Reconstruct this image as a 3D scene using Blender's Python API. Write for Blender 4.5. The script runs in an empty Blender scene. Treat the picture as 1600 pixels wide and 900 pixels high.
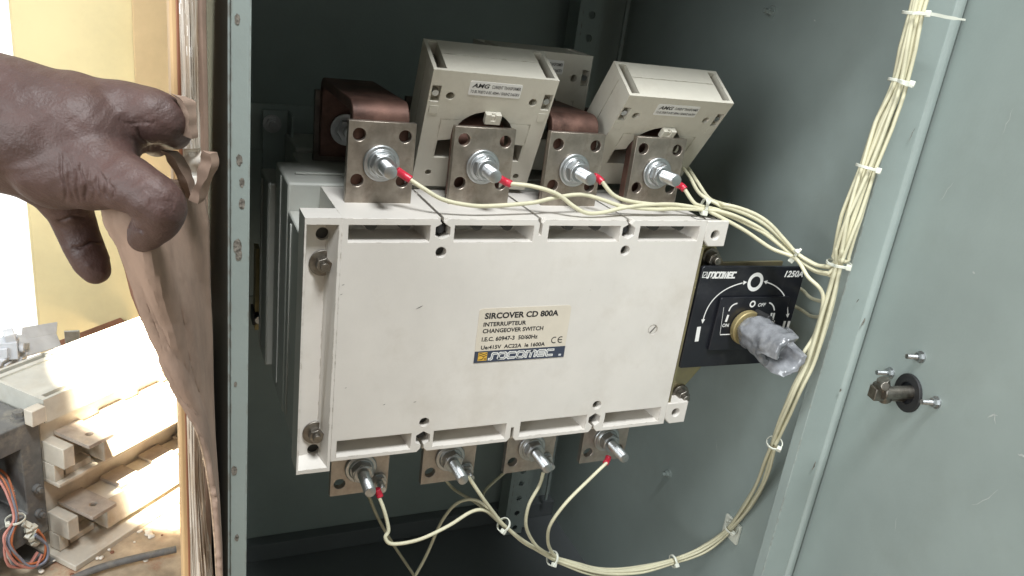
import bpy, bmesh, math, random
from mathutils import Vector, Matrix, Euler, noise
random.seed(7)
S = bpy.context.scene
COL = S.collection
R_ = math.radians
# ------------------------------------------------------------------ camera
# metres; x to the right along the switch, y into the cabinet, z up; the origin is the middle of the switch's cover
CAM = Vector((-0.26984, -0.53126, 0.25483))
RT = Vector((0.915311, -0.383361, 0.123448))
DN = Vector((-0.028070, -0.366493, -0.929997))
FW = Vector((0.401768, 0.847772, -0.346216))
FPX = 1239.53
cd = bpy.data.cameras.new('camera'); cam = bpy.data.objects.new('camera', cd); COL.objects.link(cam)
cd.sensor_width = 36; cd.lens = 36*FPX/1600; cd.clip_start = .01; cd.clip_end = 100
cam.matrix_world = Matrix(((RT.x, -DN.x, -FW.x, CAM.x), (RT.y, -DN.y, -FW.y, CAM.y), (RT.z, -DN.z, -FW.z, CAM.z), (0, 0, 0, 1)))
S.camera = cam
S.render.resolution_x = 1024; S.render.resolution_y = 576
# ------------------------------------------------------------------ light and exposure
w = bpy.data.worlds.new('World'); S.world = w; w.use_nodes = True
wb = w.node_tree.nodes['Background']; wb.inputs[0].default_value = (1.0, .965, .91, 1); wb.inputs[1].default_value = .24
def aim(o, target): o.rotation_euler = (Vector(target)-o.location).to_track_quat('-Z', 'Y').to_euler()
kl = bpy.data.lights.new('doorway_light', 'AREA'); kl.shape = 'RECTANGLE'; kl.size = .5; kl.size_y = .45; kl.energy = 58; kl.color = (.95, .98, 1.0)
ko = bpy.data.objects.new('doorway_light', kl); COL.objects.link(ko); ko.location = (-.14, -.85, 1.85); aim(ko, (.08, 0, -.02))
ll = bpy.data.lights.new('side_opening_light', 'AREA'); ll.shape = 'RECTANGLE'; ll.size = 1.1; ll.size_y = 1.2; ll.energy = 36; ll.color = (.93, .98, 1.0)
lo = bpy.data.objects.new('side_opening_light', ll); COL.objects.link(lo); lo.location = (-1.7, -.95, .55); aim(lo, (.3, -.05, .0))
sl = bpy.data.lights.new('sunbeam', 'SPOT'); sl.energy = 75000; sl.color = (1, .88, .68); sl.spot_size = R_(2.5); sl.spot_blend = .08; sl.shadow_soft_size = .02
so = bpy.data.objects.new('sunbeam', sl); COL.objects.link(so); so.location = Vector((-.209, .455, -.25))+8*Vector((-.02, -.406, .914)); aim(so, (-.209, .455, -.25))
S.view_settings.view_transform = 'Standard'; S.view_settings.look = 'None'; S.view_settings.exposure = 0; S.view_settings.gamma = 1
S.view_settings.use_curve_mapping = False

# ------------------------------------------------------------------ helpers
def ray(u, v): return RT*((u-800)/FPX)+DN*((v-450)/FPX)+FW
def at(u, v, **k):
    """the point of the place that lies on a known plane x=, y= or z= (or at depth d=) along a sight line measured in the photograph"""
    d = ray(u, v); (ax, val), = k.items()
    if ax == 'd': return CAM+d*val
    i = 'xyz'.index(ax); return CAM+d*((val-CAM[i])/d[i])
W = {}
def link(o, parent=None, M=None):
    M = M.copy() if M is not None else Matrix.Identity(4)
    COL.objects.link(o)
    if parent is not None:
        o.parent = parent; o.matrix_parent_inverse = W[parent].inverted()
    o.matrix_basis = M; W[o] = M
    return o
def tag(o, label=None, cat=None, group=None, kind=None):
    if label: o['label'] = label
    if cat: o['category'] = cat
    if group: o['group'] = group
    if kind: o['kind'] = kind
    return o
def thing(name, label, cat, loc=(0, 0, 0), group=None, M=None):
    o = bpy.data.objects.new(name, None); o.empty_display_size = .02
    link(o, None, M if M is not None else Matrix.Translation(Vector(loc)))
    return tag(o, label, cat, group)
def obj(name, bm, mat, parent=None, M=None, bev=0, seg=2, ang=35, smooth=True):
    if isinstance(bm, bpy.types.Mesh): me = bm
    else:
        bmesh.ops.recalc_face_normals(bm, faces=bm.faces)
        me = bpy.data.meshes.new(name); bm.to_mesh(me); bm.free()
        if smooth:
            me.shade_smooth(); me.set_sharp_from_angle(angle=R_(ang))
        if mat is not None: me.materials.append(mat)
    o = bpy.data.objects.new(name, me); link(o, parent, M)
    if bev:
        b = o.modifiers.new('bevel', 'BEVEL'); b.width = bev; b.segments = seg; b.limit_method = 'ANGLE'; b.angle_limit = R_(40); b.harden_normals = False
    return o
def NB(): return bmesh.new()
def box(bm, x0, x1, y0, y1, z0, z1):
    v = [bm.verts.new((x, y, z)) for x in (x0, x1) for y in (y0, y1) for z in (z0, z1)]
    for f in ((0, 1, 3, 2), (4, 6, 7, 5), (0, 4, 5, 1), (2, 3, 7, 6), (0, 2, 6, 4), (1, 5, 7, 3)): bm.faces.new([v[i] for i in f])
    return bm
def frame(d):
    d = d.normalized(); a = Vector((0, 0, 1)) if abs(d.z) < .9 else Vector((1, 0, 0))
    x = d.cross(a).normalized(); return x, d.cross(x).normalized()
def rings(bm, rs, cap=True):
    vs = [[bm.verts.new(p) for p in r] for r in rs]; n = len(vs[0])
    for a, b in zip(vs, vs[1:]):
        for i in range(n): bm.faces.new((a[i], a[(i+1) % n], b[(i+1) % n], b[i]))
    if cap: bm.faces.new(vs[0][::-1]); bm.faces.new(vs[-1])
    return bm
def cyl(bm, p0, p1, r0, r1=None, n=20, ph=0):
    p0, p1 = Vector(p0), Vector(p1); r1 = r0 if r1 is None else r1; x, y = frame(p1-p0)
    c = lambda p, r: [p+x*(r*math.cos(ph+2*math.pi*i/n))+y*(r*math.sin(ph+2*math.pi*i/n)) for i in range(n)]
    return rings(bm, [c(p0, r0), c(p1, r1)])
def lathe(bm, o, ax, prof, n=20):
    o, ax = Vector(o), Vector(ax).normalized(); x, y = frame(ax)
    return rings(bm, [[o+ax*t+x*(r*math.cos(2*math.pi*i/n))+y*(r*math.sin(2*math.pi*i/n)) for i in range(n)] for t, r in prof])
def annulus(bm, o, ax, r0, r1, t0, t1, n=24):
    o, ax = Vector(o), Vector(ax).normalized(); x, y = frame(ax)
    c = lambda r, t: [bm.verts.new(o+ax*t+x*(r*math.cos(2*math.pi*i/n))+y*(r*math.sin(2*math.pi*i/n))) for i in range(n)]
    L = [c(r0, t0), c(r1, t0), c(r1, t1), c(r0, t1)]
    for a, b in zip(L, L[1:]+L[:1]):
        for i in range(n): bm.faces.new((a[i], a[(i+1) % n], b[(i+1) % n], b[i]))
    return bm
def prism(bm, poly, y0, y1, plane='xz'):
    def P(a, b, t): return (a, t, b) if plane == 'xz' else ((t, a, b) if plane == 'yz' else (a, b, t))
    return rings(bm, [[Vector(P(a, b, y0)) for a, b in poly], [Vector(P(a, b, y1)) for a, b in poly]])
def spline(pts, n=8):
    P = [Vector(p) for p in pts]; P = [P[0]*2-P[1]]+P+[P[-1]*2-P[-2]]; out = []
    for i in range(1, len(P)-2):
        a, b, c, d = P[i-1:i+3]
        for k in range(n):
            t = k/n; out.append(.5*((2*b)+(c-a)*t+(2*a-5*b+4*c-d)*t*t+(3*b-a-3*c+d)*t**3))
    out.append(P[-2]); return out
def tube(bm, path, r, n=8, cap=True):
    rs = []; x = None
    for i, p in enumerate(path):
        d = (path[min(i+1, len(path)-1)]-path[max(i-1, 0)]).normalized()
        if x is None: x, _ = frame(d)
        x = (x-d*x.dot(d)).normalized(); y = d.cross(x)
        rr = r[i] if isinstance(r, (list, tuple)) else r
        rs.append([p+x*(rr*math.cos(2*math.pi*k/n))+y*(rr*math.sin(2*math.pi*k/n)) for k in range(n)])
    return rings(bm, rs, cap)
WORK = bpy.data.scenes.new('workbench')                           # shapes are cut here, it is removed at the end
def evaluated(o, name):
    vl = WORK.view_layers[0]; vl.update(); dg = vl.depsgraph; dg.update()
    me = bpy.data.meshes.new_from_object(o.evaluated_get(dg)); me.name = name; return me
def cut(bm, cutters, mat, name, ang=35):
    """a solid with pockets and holes: the result is an ordinary mesh, the cutting solids are removed again"""
    tmp = []
    def mk(b):
        bmesh.ops.recalc_face_normals(b, faces=b.faces); m = bpy.data.meshes.new('solid'); b.to_mesh(m); b.free()
        o = bpy.data.objects.new('solid', m); WORK.collection.objects.link(o); tmp.append(o); return o
    o = mk(bm)
    for c in cutters:
        md = o.modifiers.new('b', 'BOOLEAN'); md.operation = 'DIFFERENCE'; md.solver = 'EXACT'; md.object = mk(c)
    me = evaluated(o, name)
    for t in tmp:
        m = t.data; bpy.data.objects.remove(t); bpy.data.meshes.remove(m)
    me.materials.clear(); me.materials.append(mat); me.shade_smooth(); me.set_sharp_from_angle(angle=R_(ang))
    return me

# ------------------------------------------------------------------ materials
def mat(name, col, rough=.5, metal=0, var=.12, scale=30, bump=0, bscale=200, col2=None, dust=None, dscale=9, damt=.5, spec=.5, sss=0, trans=0, coat=0, stretch=(1, 1, 1), rvar=.1, wear=None, wrad=.0012):
    m = bpy.data.materials.new(name); m.use_nodes = True; nt = m.node_tree; N = nt.nodes; L = nt.links
    b = N['Principled BSDF']; b.inputs['Roughness'].default_value = rough; b.inputs['Metallic'].default_value = metal
    b.inputs['Specular IOR Level'].default_value = spec
    if sss:
        b.inputs['Subsurface Weight'].default_value = sss; b.inputs['Subsurface Radius'].default_value = (.008, .003, .002); b.inputs['Subsurface Scale'].default_value = 1
    if trans: b.inputs['Transmission Weight'].default_value = trans
    if coat: b.inputs['Coat Weight'].default_value = coat
    tc = N.new('ShaderNodeTexCoord'); mp = N.new('ShaderNodeMapping'); mp.inputs['Scale'].default_value = stretch; L.new(tc.outputs['Object'], mp.inputs[0])
    n1 = N.new('ShaderNodeTexNoise'); n1.inputs['Scale'].default_value = scale; n1.inputs['Detail'].default_value = 7; n1.inputs['Roughness'].default_value = .62; L.new(mp.outputs[0], n1.inputs['Vector'])
    rp = N.new('ShaderNodeValToRGB'); c2 = col2 or tuple(c*(1-var*2) for c in col); c1 = tuple(min(1, c*(1+var)) for c in col)
    rp.color_ramp.elements[0].position = .3; rp.color_ramp.elements[1].position = .68
    rp.color_ramp.elements[0].color = (*c2, 1); rp.color_ramp.elements[1].color = (*c1, 1); L.new(n1.outputs[0], rp.inputs[0])
    out = rp.outputs[0]
    if dust:
        n2 = N.new('ShaderNodeTexNoise'); n2.inputs['Scale'].default_value = dscale; n2.inputs['Detail'].default_value = 9; n2.inputs['Roughness'].default_value = .7; L.new(mp.outputs[0], n2.inputs['Vector'])
        r2 = N.new('ShaderNodeValToRGB'); r2.color_ramp.elements[0].position = .52; r2.color_ramp.elements[1].position = .72; L.new(n2.outputs[0], r2.inputs[0])
        mu = N.new('ShaderNodeMath'); mu.operation = 'MULTIPLY'; mu.inputs[1].default_value = damt; L.new(r2.outputs[0], mu.inputs[0])
        mx = N.new('ShaderNodeMix'); mx.data_type = 'RGBA'; L.new(mu.outputs[0], mx.inputs[0]); L.new(out, mx.inputs[6]); mx.inputs[7].default_value = (*dust, 1); out = mx.outputs[2]
    if wear:
        bv = N.new('ShaderNodeBevel'); bv.inputs[0].default_value = wrad; bv.samples = 4; ge = N.new('ShaderNodeNewGeometry')
        dt = N.new('ShaderNodeVectorMath'); dt.operation = 'DOT_PRODUCT'; L.new(bv.outputs[0], dt.inputs[0]); L.new(ge.outputs['Normal'], dt.inputs[1])
        e1 = N.new('ShaderNodeMapRange'); e1.inputs[1].default_value = .995; e1.inputs[2].default_value = .90; L.new(dt.outputs['Value'], e1.inputs[0])
        wn = N.new('ShaderNodeTexNoise'); wn.inputs['Scale'].default_value = 130; wn.inputs['Detail'].default_value = 6; L.new(tc.outputs['Object'], wn.inputs['Vector'])
        e2 = N.new('ShaderNodeMapRange'); e2.inputs[1].default_value = .50; e2.inputs[2].default_value = .62; L.new(wn.outputs[0], e2.inputs[0])
        em = N.new('ShaderNodeMath'); em.operation = 'MULTIPLY'; L.new(e1.outputs[0], em.inputs[0]); L.new(e2.outputs[0], em.inputs[1])
        wx = N.new('ShaderNodeMix'); wx.data_type = 'RGBA'; L.new(em.outputs[0], wx.inputs[0]); L.new(out, wx.inputs[6]); wx.inputs[7].default_value = (*wear, 1); out = wx.outputs[2]
    L.new(out, b.inputs['Base Color'])
    mr = N.new('ShaderNodeMapRange'); mr.inputs[3].default_value = max(.04, rough-rvar); mr.inputs[4].default_value = min(1, rough+rvar); L.new(n1.outputs[0], mr.inputs[0]); L.new(mr.outputs[0], b.inputs['Roughness'])
    if bump:
        n3 = N.new('ShaderNodeTexNoise'); n3.inputs['Scale'].default_value = bscale; n3.inputs['Detail'].default_value = 5; L.new(mp.outputs[0], n3.inputs['Vector'])
        bp = N.new('ShaderNodeBump'); bp.inputs['Strength'].default_value = bump; bp.inputs['Distance'].default_value = .001; L.new(n3.outputs[0], bp.inputs['Height']); L.new(bp.outputs[0], b.inputs['Normal'])
    return m
def emit(name, col, s):
    m = bpy.data.materials.new(name); m.use_nodes = True; nt = m.node_tree; nt.nodes.clear()
    e = nt.nodes.new('ShaderNodeEmission'); e.inputs[0].default_value = (*col, 1); e.inputs[1].default_value = s
    o = nt.nodes.new('ShaderNodeOutputMaterial'); nt.links.new(e.outputs[0], o.inputs[0]); return m
M_PAINT = mat('cabinet_paint', (.315, .368, .348), .46, var=.07, scale=5, bump=.10, bscale=330, dust=(.24, .265, .24), dscale=6, damt=.38, wear=(.17, .15, .12), wrad=.0015)
M_SPOTS = mat('bare_metal_chips', (.22, .20, .17), .7, var=.45, scale=400, bump=.5, bscale=600)
M_CREAM = mat('cream_plastic', (.665, .632, .582), .36, var=.05, scale=9, bump=.05, bscale=420, dust=(.47, .42, .35), dscale=11, damt=.42, wear=(.30, .26, .21))
M_CREAMSHADE = mat('shaded_cream_plastic', (.44, .445, .405), .5, var=.06, scale=10, dust=(.42, .38, .32), dscale=14, damt=.3)  # the housings' cream plastic, greyed to paint in the shade they stand in
M_BEIGE = mat('beige_plastic', (.57, .54, .46), .42, var=.05, scale=14, bump=.05, bscale=420, dust=(.38, .33, .26), dscale=26, damt=.4, wear=(.30, .26, .2), wrad=.001)
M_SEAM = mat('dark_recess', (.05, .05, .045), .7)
M_TIN = mat('aged_tin', (.37, .325, .275), .44, .9, var=.16, scale=60, bump=.12, bscale=420, dust=(.17, .12, .09), dscale=40, damt=.7, rvar=.15)
M_TINB = mat('pale_tin', (.46, .415, .375), .45, .85, var=.15, scale=60, bump=.1, bscale=420, dust=(.28, .20, .16), dscale=40, damt=.5, rvar=.15)
M_TIN2 = mat('dark_tin', (.22, .19, .165), .5, 1, var=.2, scale=50, bump=.1, bscale=400)
M_ZINC = mat('zinc_steel', (.50, .515, .52), .40, 1, var=.1, scale=120, bump=.02, bscale=700, dust=(.33, .32, .30), dscale=90, damt=.5, rvar=.14)
M_DULL = mat('dull_steel', (.27, .25, .22), .45, 1, var=.2, scale=150, dust=(.14, .09, .06), dscale=80, damt=.6)
M_COPPER = mat('tarnished_copper', (.155, .084, .065), .55, .6, var=.35, scale=35, bump=.12, bscale=300, dust=(.32, .18, .14), dscale=30, damt=.6, rvar=.15)
M_WIRE = mat('cream_insulation', (.62, .59, .42), .45, var=.06, scale=40, dust=(.40, .36, .22), dscale=30, damt=.35)
M_WIRED = mat('old_insulation', (.42, .39, .27), .55, var=.1, scale=40)
M_RED = mat('red_sleeve', (.56, .022, .05), .35, var=.08, scale=50)
M_NYLON = mat('nylon_tie', (.66, .67, .58), .35, var=.04, scale=60)
M_BLACK = mat('black_plate', (.012, .013, .017), .32, var=.1, scale=30, dust=(.05, .05, .05), dscale=40, damt=.4)
M_BLACKM = mat('black_matt', (.02, .02, .021), .55, var=.1, scale=60)
M_WHITE = mat('white_print', (.78, .78, .75), .5, var=.03)
M_INK = mat('black_print', (.016, .016, .018), .5, var=.03)
M_NAVY = mat('navy_print', (.045, .055, .085), .4, var=.04)
M_AMBER = mat('amber_print', (.70, .42, .06), .4, var=.04)
M_LABEL = mat('label_film', (.65, .59, .49), .3, var=.05, scale=20)
M_LABELW = mat('label_white', (.74, .73, .70), .35, var=.03)
M_YZINC = mat('yellow_zinc', (.44, .38, .20), .38, .85, var=.15, scale=30, col2=(.36, .30, .22), dust=(.32, .36, .20), dscale=25, damt=.5)
M_BRASS = mat('worn_brass', (.36, .29, .14), .5, .5, var=.15, scale=60)
M_FILM = mat('clear_film', (.36, .37, .39), .2, var=.1, scale=40, bump=.8, bscale=110, coat=.7, trans=.25, col2=(.08, .083, .09))
M_SKIN = mat('skin', (.070, .0375, .032), .54, var=.12, scale=45, bump=.3, bscale=900, spec=.45, dust=(.112, .068, .062), dscale=16, damt=.5, sss=.06)
M_NAIL = mat('nail', (.30, .19, .16), .3, var=.05)
M_CARD = mat('cardboard', (.27, .185, .138), .85, var=.22, scale=30, bump=.5, bscale=140, stretch=(1, 1, .45), dust=(.37, .275, .215), dscale=16, damt=.5)
M_CARDE = mat('cardboard_edge', (.44, .32, .22), .85, var=.3, scale=260, bump=.8, bscale=300)
M_WOOD = mat('timber', (.60, .40, .20), .6, var=.2, scale=14, stretch=(6, 6, .6), bump=.2, bscale=60)
M_WOODR = mat('red_timber', (.30, .12, .06), .5, var=.2, scale=14, stretch=(6, 6, .6))
M_WRAP = mat('stretch_film', (.80, .78, .72), .16, var=.1, scale=34, stretch=(4, 4, .35), bump=.8, bscale=60, coat=.8, trans=.15, col2=(.36, .25, .15))
M_YELLOW = mat('yellow_paint', (.68, .59, .34), .55, var=.04, scale=4, dust=(.44, .36, .2), dscale=3, damt=.4)
M_TAN = mat('tan_board', (.62, .46, .26), .7, var=.06, scale=20, bump=.1)
M_PLANK = mat('brown_plank', (.20, .085, .05), .6, var=.2, scale=20)
M_DUSTY = mat('dusty_cream_plastic', (.56, .52, .44), .6, var=.1, scale=25, dust=(.33, .23, .13), dscale=18, damt=.6, bump=.15, bscale=200)
M_DUSTLID = mat('dusty_grey_lid', (.52, .52, .47), .55, var=.08, scale=30, dust=(.42, .38, .3), dscale=22, damt=.5)
M_STEELG = mat('dusty_grey_steel', (.15, .15, .145), .6, .2, var=.15, scale=70, dust=(.40, .36, .28), dscale=40, damt=.55)
M_FLOOR = mat('dusty_floor', (.46, .37, .26), .85, var=.25, scale=22, dust=(.30, .085, .03), dscale=20, damt=1.0, bump=.5, bscale=150)
M_PEB = mat('pale_chips', (.70, .66, .58), .7, var=.1)
M_JUNK = mat('pale_grey_junk', (.55, .57, .60), .5, var=.1)
M_BASESHADE = mat('shaded_base_grey', (.13, .142, .146), .5, var=.05, scale=8)  # darker grey with the shade of the cabinet bottom put into the colour
M_DUSTTIN = mat('dusty_tin', (.40, .35, .30), .6, .25, var=.15, scale=60, dust=(.50, .40, .28), dscale=40, damt=.6)
M_SKY = emit('sky_glow', (1, .99, .96), 1.7)

# ------------------------------------------------------------------ lettering
_jit = [0]
def text(body, x0, x1, zb, cap, y, m, parent, M=None, shear=0, bold=.012, name='lettering', keep=False):
    cu = bpy.data.curves.new('t', 'FONT'); cu.body = body; cu.size = 1; cu.shear = shear; cu.offset = bold; cu.extrude = 0; cu.resolution_u = 3
    o = bpy.data.objects.new('t', cu); WORK.collection.objects.link(o); me = evaluated(o, name); bpy.data.objects.remove(o); bpy.data.curves.remove(cu)
    xs = [v.co.x for v in me.vertices]; a, b = min(xs), max(xs); sx = (x1-x0)/(b-a); sz = cap/.729
    for v in me.vertices: v.co = Vector((x0+(v.co.x-a)*sx, y, zb+v.co.y*sz))
    me.materials.clear(); me.materials.append(m)
    return obj(name, me, None, parent, M)
def stroke(bm, pts, wd, y, ext=.5):
    for (a, b) in zip(pts, pts[1:]):
        a, b = Vector(a), Vector(b); d = (b-a); 
        if d.length < 1e-9: continue
        d.normalize(); n = Vector((-d.y, d.x))*wd/2; e = d*wd*ext; _jit[0] = (_jit[0]+1) % 7; yy = y-_jit[0]*4e-6
        q = [a-e+n, b+e+n, b+e-n, a-e-n]; bm.faces.new([bm.verts.new((p.x, yy, p.y)) for p in q])
    return bm
GLY = {'S': [(1, 1), (.42, 1), (.3, .88), (.3, .12), (.18, 0), (-.1, 0)], 'O': [(.15, 0), (.85, 0), (1, .15), (1, .85), (.85, 1), (.15, 1), (0, .85), (0, .15), (.15, 0)],
       'C': [(1, 0), (.15, 0), (0, .15), (0, .85), (.15, 1), (1, 1)], 'M': [(0, 0), (0, 1), (.85, 1), (1, .85), (1, 0)], 'm2': [(.5, 0), (.5, 1)], 'E': [(1, 0), (.15, 0), (0, .15), (0, .85), (.15, 1), (1, 1)], 'e2': [(0, .5), (1, .5)]}
def logo(x0, x1, z0, z1, y, m_out, m_in, parent, M=None, line=.30):
    seq = 'SOCOMEC'; wid = [.8, 1, .9, 1, 1.35, .9, .9]; gap = .42; tot = sum(wid)+gap*6; k = (x1-x0)/(tot+.3); h = z1-z0; x = x0+k*.1
    b1, b2 = NB(), NB(); wd = h*line
    for c, wv in zip(seq, wid):
        for g in ([c]+({'M': ['m2'], 'E': ['e2']}.get(c, []))):
            pts = [(x+p*wv*k+(q-.5)*h*.12, z0+wd/2+q*(h-wd)) for p, q in GLY[g]]
            stroke(b1, pts, wd, y); stroke(b2, pts, wd*.26, y-.00006)
        x += (wv+gap)*k
    obj('logo_lettering', b1, m_out, parent, M, smooth=False)
    if m_in is None: return
    obj('logo_lettering', b2, m_in, parent, M, smooth=False)

# ================================================================== SETTING
tag(obj('ground', box(NB(), -6, 6, -6, 6, -.75, -.60), M_FLOOR), kind='structure')
b = NB()                                                            # dusty floor slab beside the cabinet, uneven
nx, ny = 70, 60; g = {}
for i in range(nx+1):
    for j in range(ny+1):
        x = -1.6+(1.352)*i/nx; y = -.55+2.2*j/ny
        g[i, j] = b.verts.new((x, y, -.402+.004*noise.noise(Vector((x*14, y*14, 0)))+.002*noise.noise(Vector((x*60, y*60, 3)))))
for i in range(nx):
    for j in range(ny): b.faces.new((g[i, j], g[i+1, j], g[i+1, j+1], g[i, j+1]))
tag(obj('floor', b, M_FLOOR), kind='structure')
tag(obj('sky', box(NB(), -1.6, -.40, .80, .81, -.42, 1.6), M_SKY), kind='structure')      # the glaring opening at the left edge
b = box(NB(), -.4435, -.20, .72, .75, -.402, 1.6)
tag(obj('yellow_wall', b, M_YELLOW, bev=.004), 'plain yellow painted wall behind the hand, beside the glaring white opening', 'wall')
t = thing('tan_panel', 'tan upright board just left of the film wrapped timber, in front of the yellow wall', 'panel', (-.25, .7, -.4))
obj('board', box(NB(), -.2985, -.2, .70, .716, -.402, 1.4), M_TAN, t, bev=.002)

# ================================================================== CABINET
XL, XR, YF, YB, ZB, ZT = -.2322, .32, -.05, .46, -.56, .72
cab = thing('switch_cabinet', 'open grey green sheet metal cabinet that houses the cream changeover switch', 'cabinet', (0, .2, ZB))
b = box(NB(), XL, XL+.0016, YF+.0016, YB, ZB, ZT); box(b, XL, -.2213, YF, YF+.0016, ZB, ZT); box(b, -.2229, -.2213, YF+.0016, YF+.010, ZB, ZT)
obj('side_panel', b, M_PAINT, cab, bev=.0006)
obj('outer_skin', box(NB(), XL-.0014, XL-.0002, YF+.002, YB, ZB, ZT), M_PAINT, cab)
b = box(NB(), XR, XR+.0016, YF+.02, YB, ZB, ZT)
obj('side_panel', b, M_PAINT, cab)
b = NB()                                                            # right front jamb: flat flange, rolled crease, short return
pr_ = [(.281, YF+.012), (.281, YF), (.3120, YF), (.3142, YF-.0024), (.3164, YF-.0030), (.3215, YF-.0016), (.3225, YF+.001), (.3225, YF+.02), (.3195, YF+.02), (.3195, YF+.003), (.2826, YF+.002), (.2826, YF+.012)]
rings(b, [[Vector((x, y, ZB)) for x, y in pr_], [Vector((x, y, ZT)) for x, y in pr_]])
obj('front_jamb', b, M_PAINT, cab, bev=.0008)
obj('back_panel', box(NB(), XL+.0016, XR, YB, YB+.002, ZB, ZT), M_PAINT, cab)
obj('top_panel', box(NB(), XL, XR, YF, YB, ZT, ZT+.002), M_PAINT, cab)
obj('header_panel', box(NB(), XL, .3225, YF, YF+.0016, .37, ZT), M_PAINT, cab)
obj('base_panel', box(NB(), XL+.0016, XR, YF, YB, ZB, ZB+.002), M_BASESHADE, cab)  # floor and sill coloured dark in place of the shade down here
obj('base_sill', box(NB(), XL+.0016, XR, YB-.02, YB, ZB+.002, ZB+.03), M_BASESHADE, cab, bev=.001)
def rail_mesh(x0, x1, y, z0, z1):
    b = box(NB(), x0, x1, y, y+.002, z0, z1); box(b, x0-.006, x0, y, y+.03, z0, z1); box(b, x1, x1+.012, y+.012, y+.014, z0, z1)
    c = NB(); z = z0+.012; k = 0; xm = (x0+x1)/2
    while z < z1-.01:
        if k % 5 == 4: prism(c, [(xm+.0045*math.cos(a), z+(.006 if math.sin(a) > 0 else -.006)+.0045*math.sin(a)) for a in [2*math.pi*i/12 for i in range(12)]], y-.005, y+.008)
        else: cyl(c, (xm, y-.005, z), (xm, y+.008, z), .0046, n=12)
        z += .028; k += 1
    return cut(b, [c], M_PAINT, 'mounting_rail')
rm = rail_mesh(.222, .2475, .405, -.555, .70)
obj('mounting_rail', rm, None, cab)
obj('corner_strip', box(NB(), .291, .2945, .42, .424, -.51, .72), M_PAINT, cab)
obj('cross_rail', box(NB(), XL+.0016, .222, .300, .303, .075, .122), M_PAINT, cab, bev=.0006)
obj('cross_rail', box(NB(), XL+.0016, .222, .300, .303, -.125, -.085), M_PAINT, cab, bev=.0006)
b = box(NB(), -.176, -.152, .286, .290, -.13, .118); box(b, -.152, -.1495, .262, .290, -.13, .118)
obj('bracket', b, M_PAINT, cab, bev=.0006)
b = NB(); p = at(425, 193, y=.286); cyl(b, p, p-Vector((0, .002, 0)), .009, n=18); cyl(b, p-Vector((0, .002, 0)), p-Vector((0, .008, 0)), .0065, n=6); cyl(b, p-Vector((0, .008, 0)), p-Vector((0, .014, 0)), .004, n=14)
obj('bracket_bolt', b, M_ZINC, cab)
b = box(NB(), -.1855, -.1815, .245, .262, -.10, -.012); obj('earth_strip', b, M_BRASS, cab)
b = NB(); p = at(404, 497, y=.245); box(b, p.x-.006, p.x+.006, p.y, p.y+.02, p.z-.008, p.z+.008); obj('strip_holder', b, M_BLACKM, cab, bev=.001)
b = NB(); cyl(b, p+Vector((0, -.001, 0)), p+Vector((0, -.006, 0)), .004, n=14); obj('strip_screw', b, M_ZINC, cab)
for (u, v) in ((1207, 18), (1045, 740), (1140, 320)):
    p = at(u, v, x=XR); b = NB(); cyl(b, p, p-Vector((.0015, 0, 0)), .006, n=16); cyl(b, p-Vector((.0015, 0, 0)), p-Vector((.006, 0, 0)), .0042, n=6); cyl(b, p-Vector((.006, 0, 0)), p-Vector((.011, 0, 0)), .0026, n=12)
    obj('panel_bolt', b, M_PAINT, cab)
# rust chips on the left front post
for k, (u, v, s) in enumerate([(374, 250, .0035), (378, 285, .003), (378, 318, .0035), (371, 385, .005), (373, 398, .004), (366, 735, .004), (370, 840, .003), (371, 30, .003), (368, 600, .002)]):
    p = at(u, v, y=YF); b = NB(); n = 14
    ring = [b.verts.new((p.x+s*.5*(1+.3*noise.noise(Vector((i*.9, k*7., 1))))*math.cos(2*math.pi*i/n), YF-.0002-k*.00001, p.z+s*(1+.35*noise.noise(Vector((i*.8, k*5., 2))))*math.sin(2*math.pi*i/n))) for i in range(n)]
    b.faces.new(ring); obj('paint_chip', b, M_SPOTS, cab, smooth=False)
# the door, swung open towards the viewer, seen from its inner side
A = R_(14); dd = Vector((-math.sin(A), -math.cos(A), 0)); dn = Vector((-math.cos(A), math.sin(A), 0)); dz = Vector((0, 0, 1))
H0 = Vector((.3264, YF+.0075, 0))
DM = Matrix(((dd.x, dn.x, 0, H0.x), (dd.y, dn.y, 0, H0.y), (0, 0, 1, 0), (0, 0, 0, 1)))       # local x along the door, y towards the inside, z up
door = obj('door', box(NB(), .002, .62, -.0018, 0, ZB+.02, ZT-.02), M_PAINT, cab, DM)
def door_at(u, v):
    d = ray(u, v); q = CAM+d*((H0-CAM).dot(dn)/d.dot(dn)); return Vector(((q-H0).dot(dd), 0, q.z))
obj('door_return', box(NB(), .605, .62, .0002, .02, ZB+.02, ZT-.02), M_PAINT, door, DM)
pl = door_at(1421, 614)
obj('bush', annulus(NB(), pl, (0, 1, 0), .0095, .0165, .0002, .003, 28), M_BLACKM, door, DM, bev=.0004)
b = NB(); cyl(b, pl, pl+Vector((0, .0012, 0)), .0095, n=24); obj('bush_core', b, M_BLACK, door, DM)
b = NB()                                                            # lock spindle: shaft, cross pin, clamp lug and threaded stub
cyl(b, pl+Vector((.004, .001, .003)), pl+Vector((.006, .030, .002)), .0055, n=16)
cyl(b, pl+Vector((-.004, .001, -.005)), pl+Vector((-.003, .020, -.004)), .0052, n=16)
cyl(b, pl+Vector((.002, .022, -.007)), pl+Vector((.003, .031, .013)), .0052, n=14)
cyl(b, pl+Vector((.012, .034, .011)), pl+Vector((-.004, .030, .004)), .0038, n=12)
box(b, pl.x-.004, pl.x+.006, pl.y+.026, pl.y+.036, pl.z-.006, pl.z+.005)
obj('lock_spindle', b, M_DULL, door, DM, bev=.0006)
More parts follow.
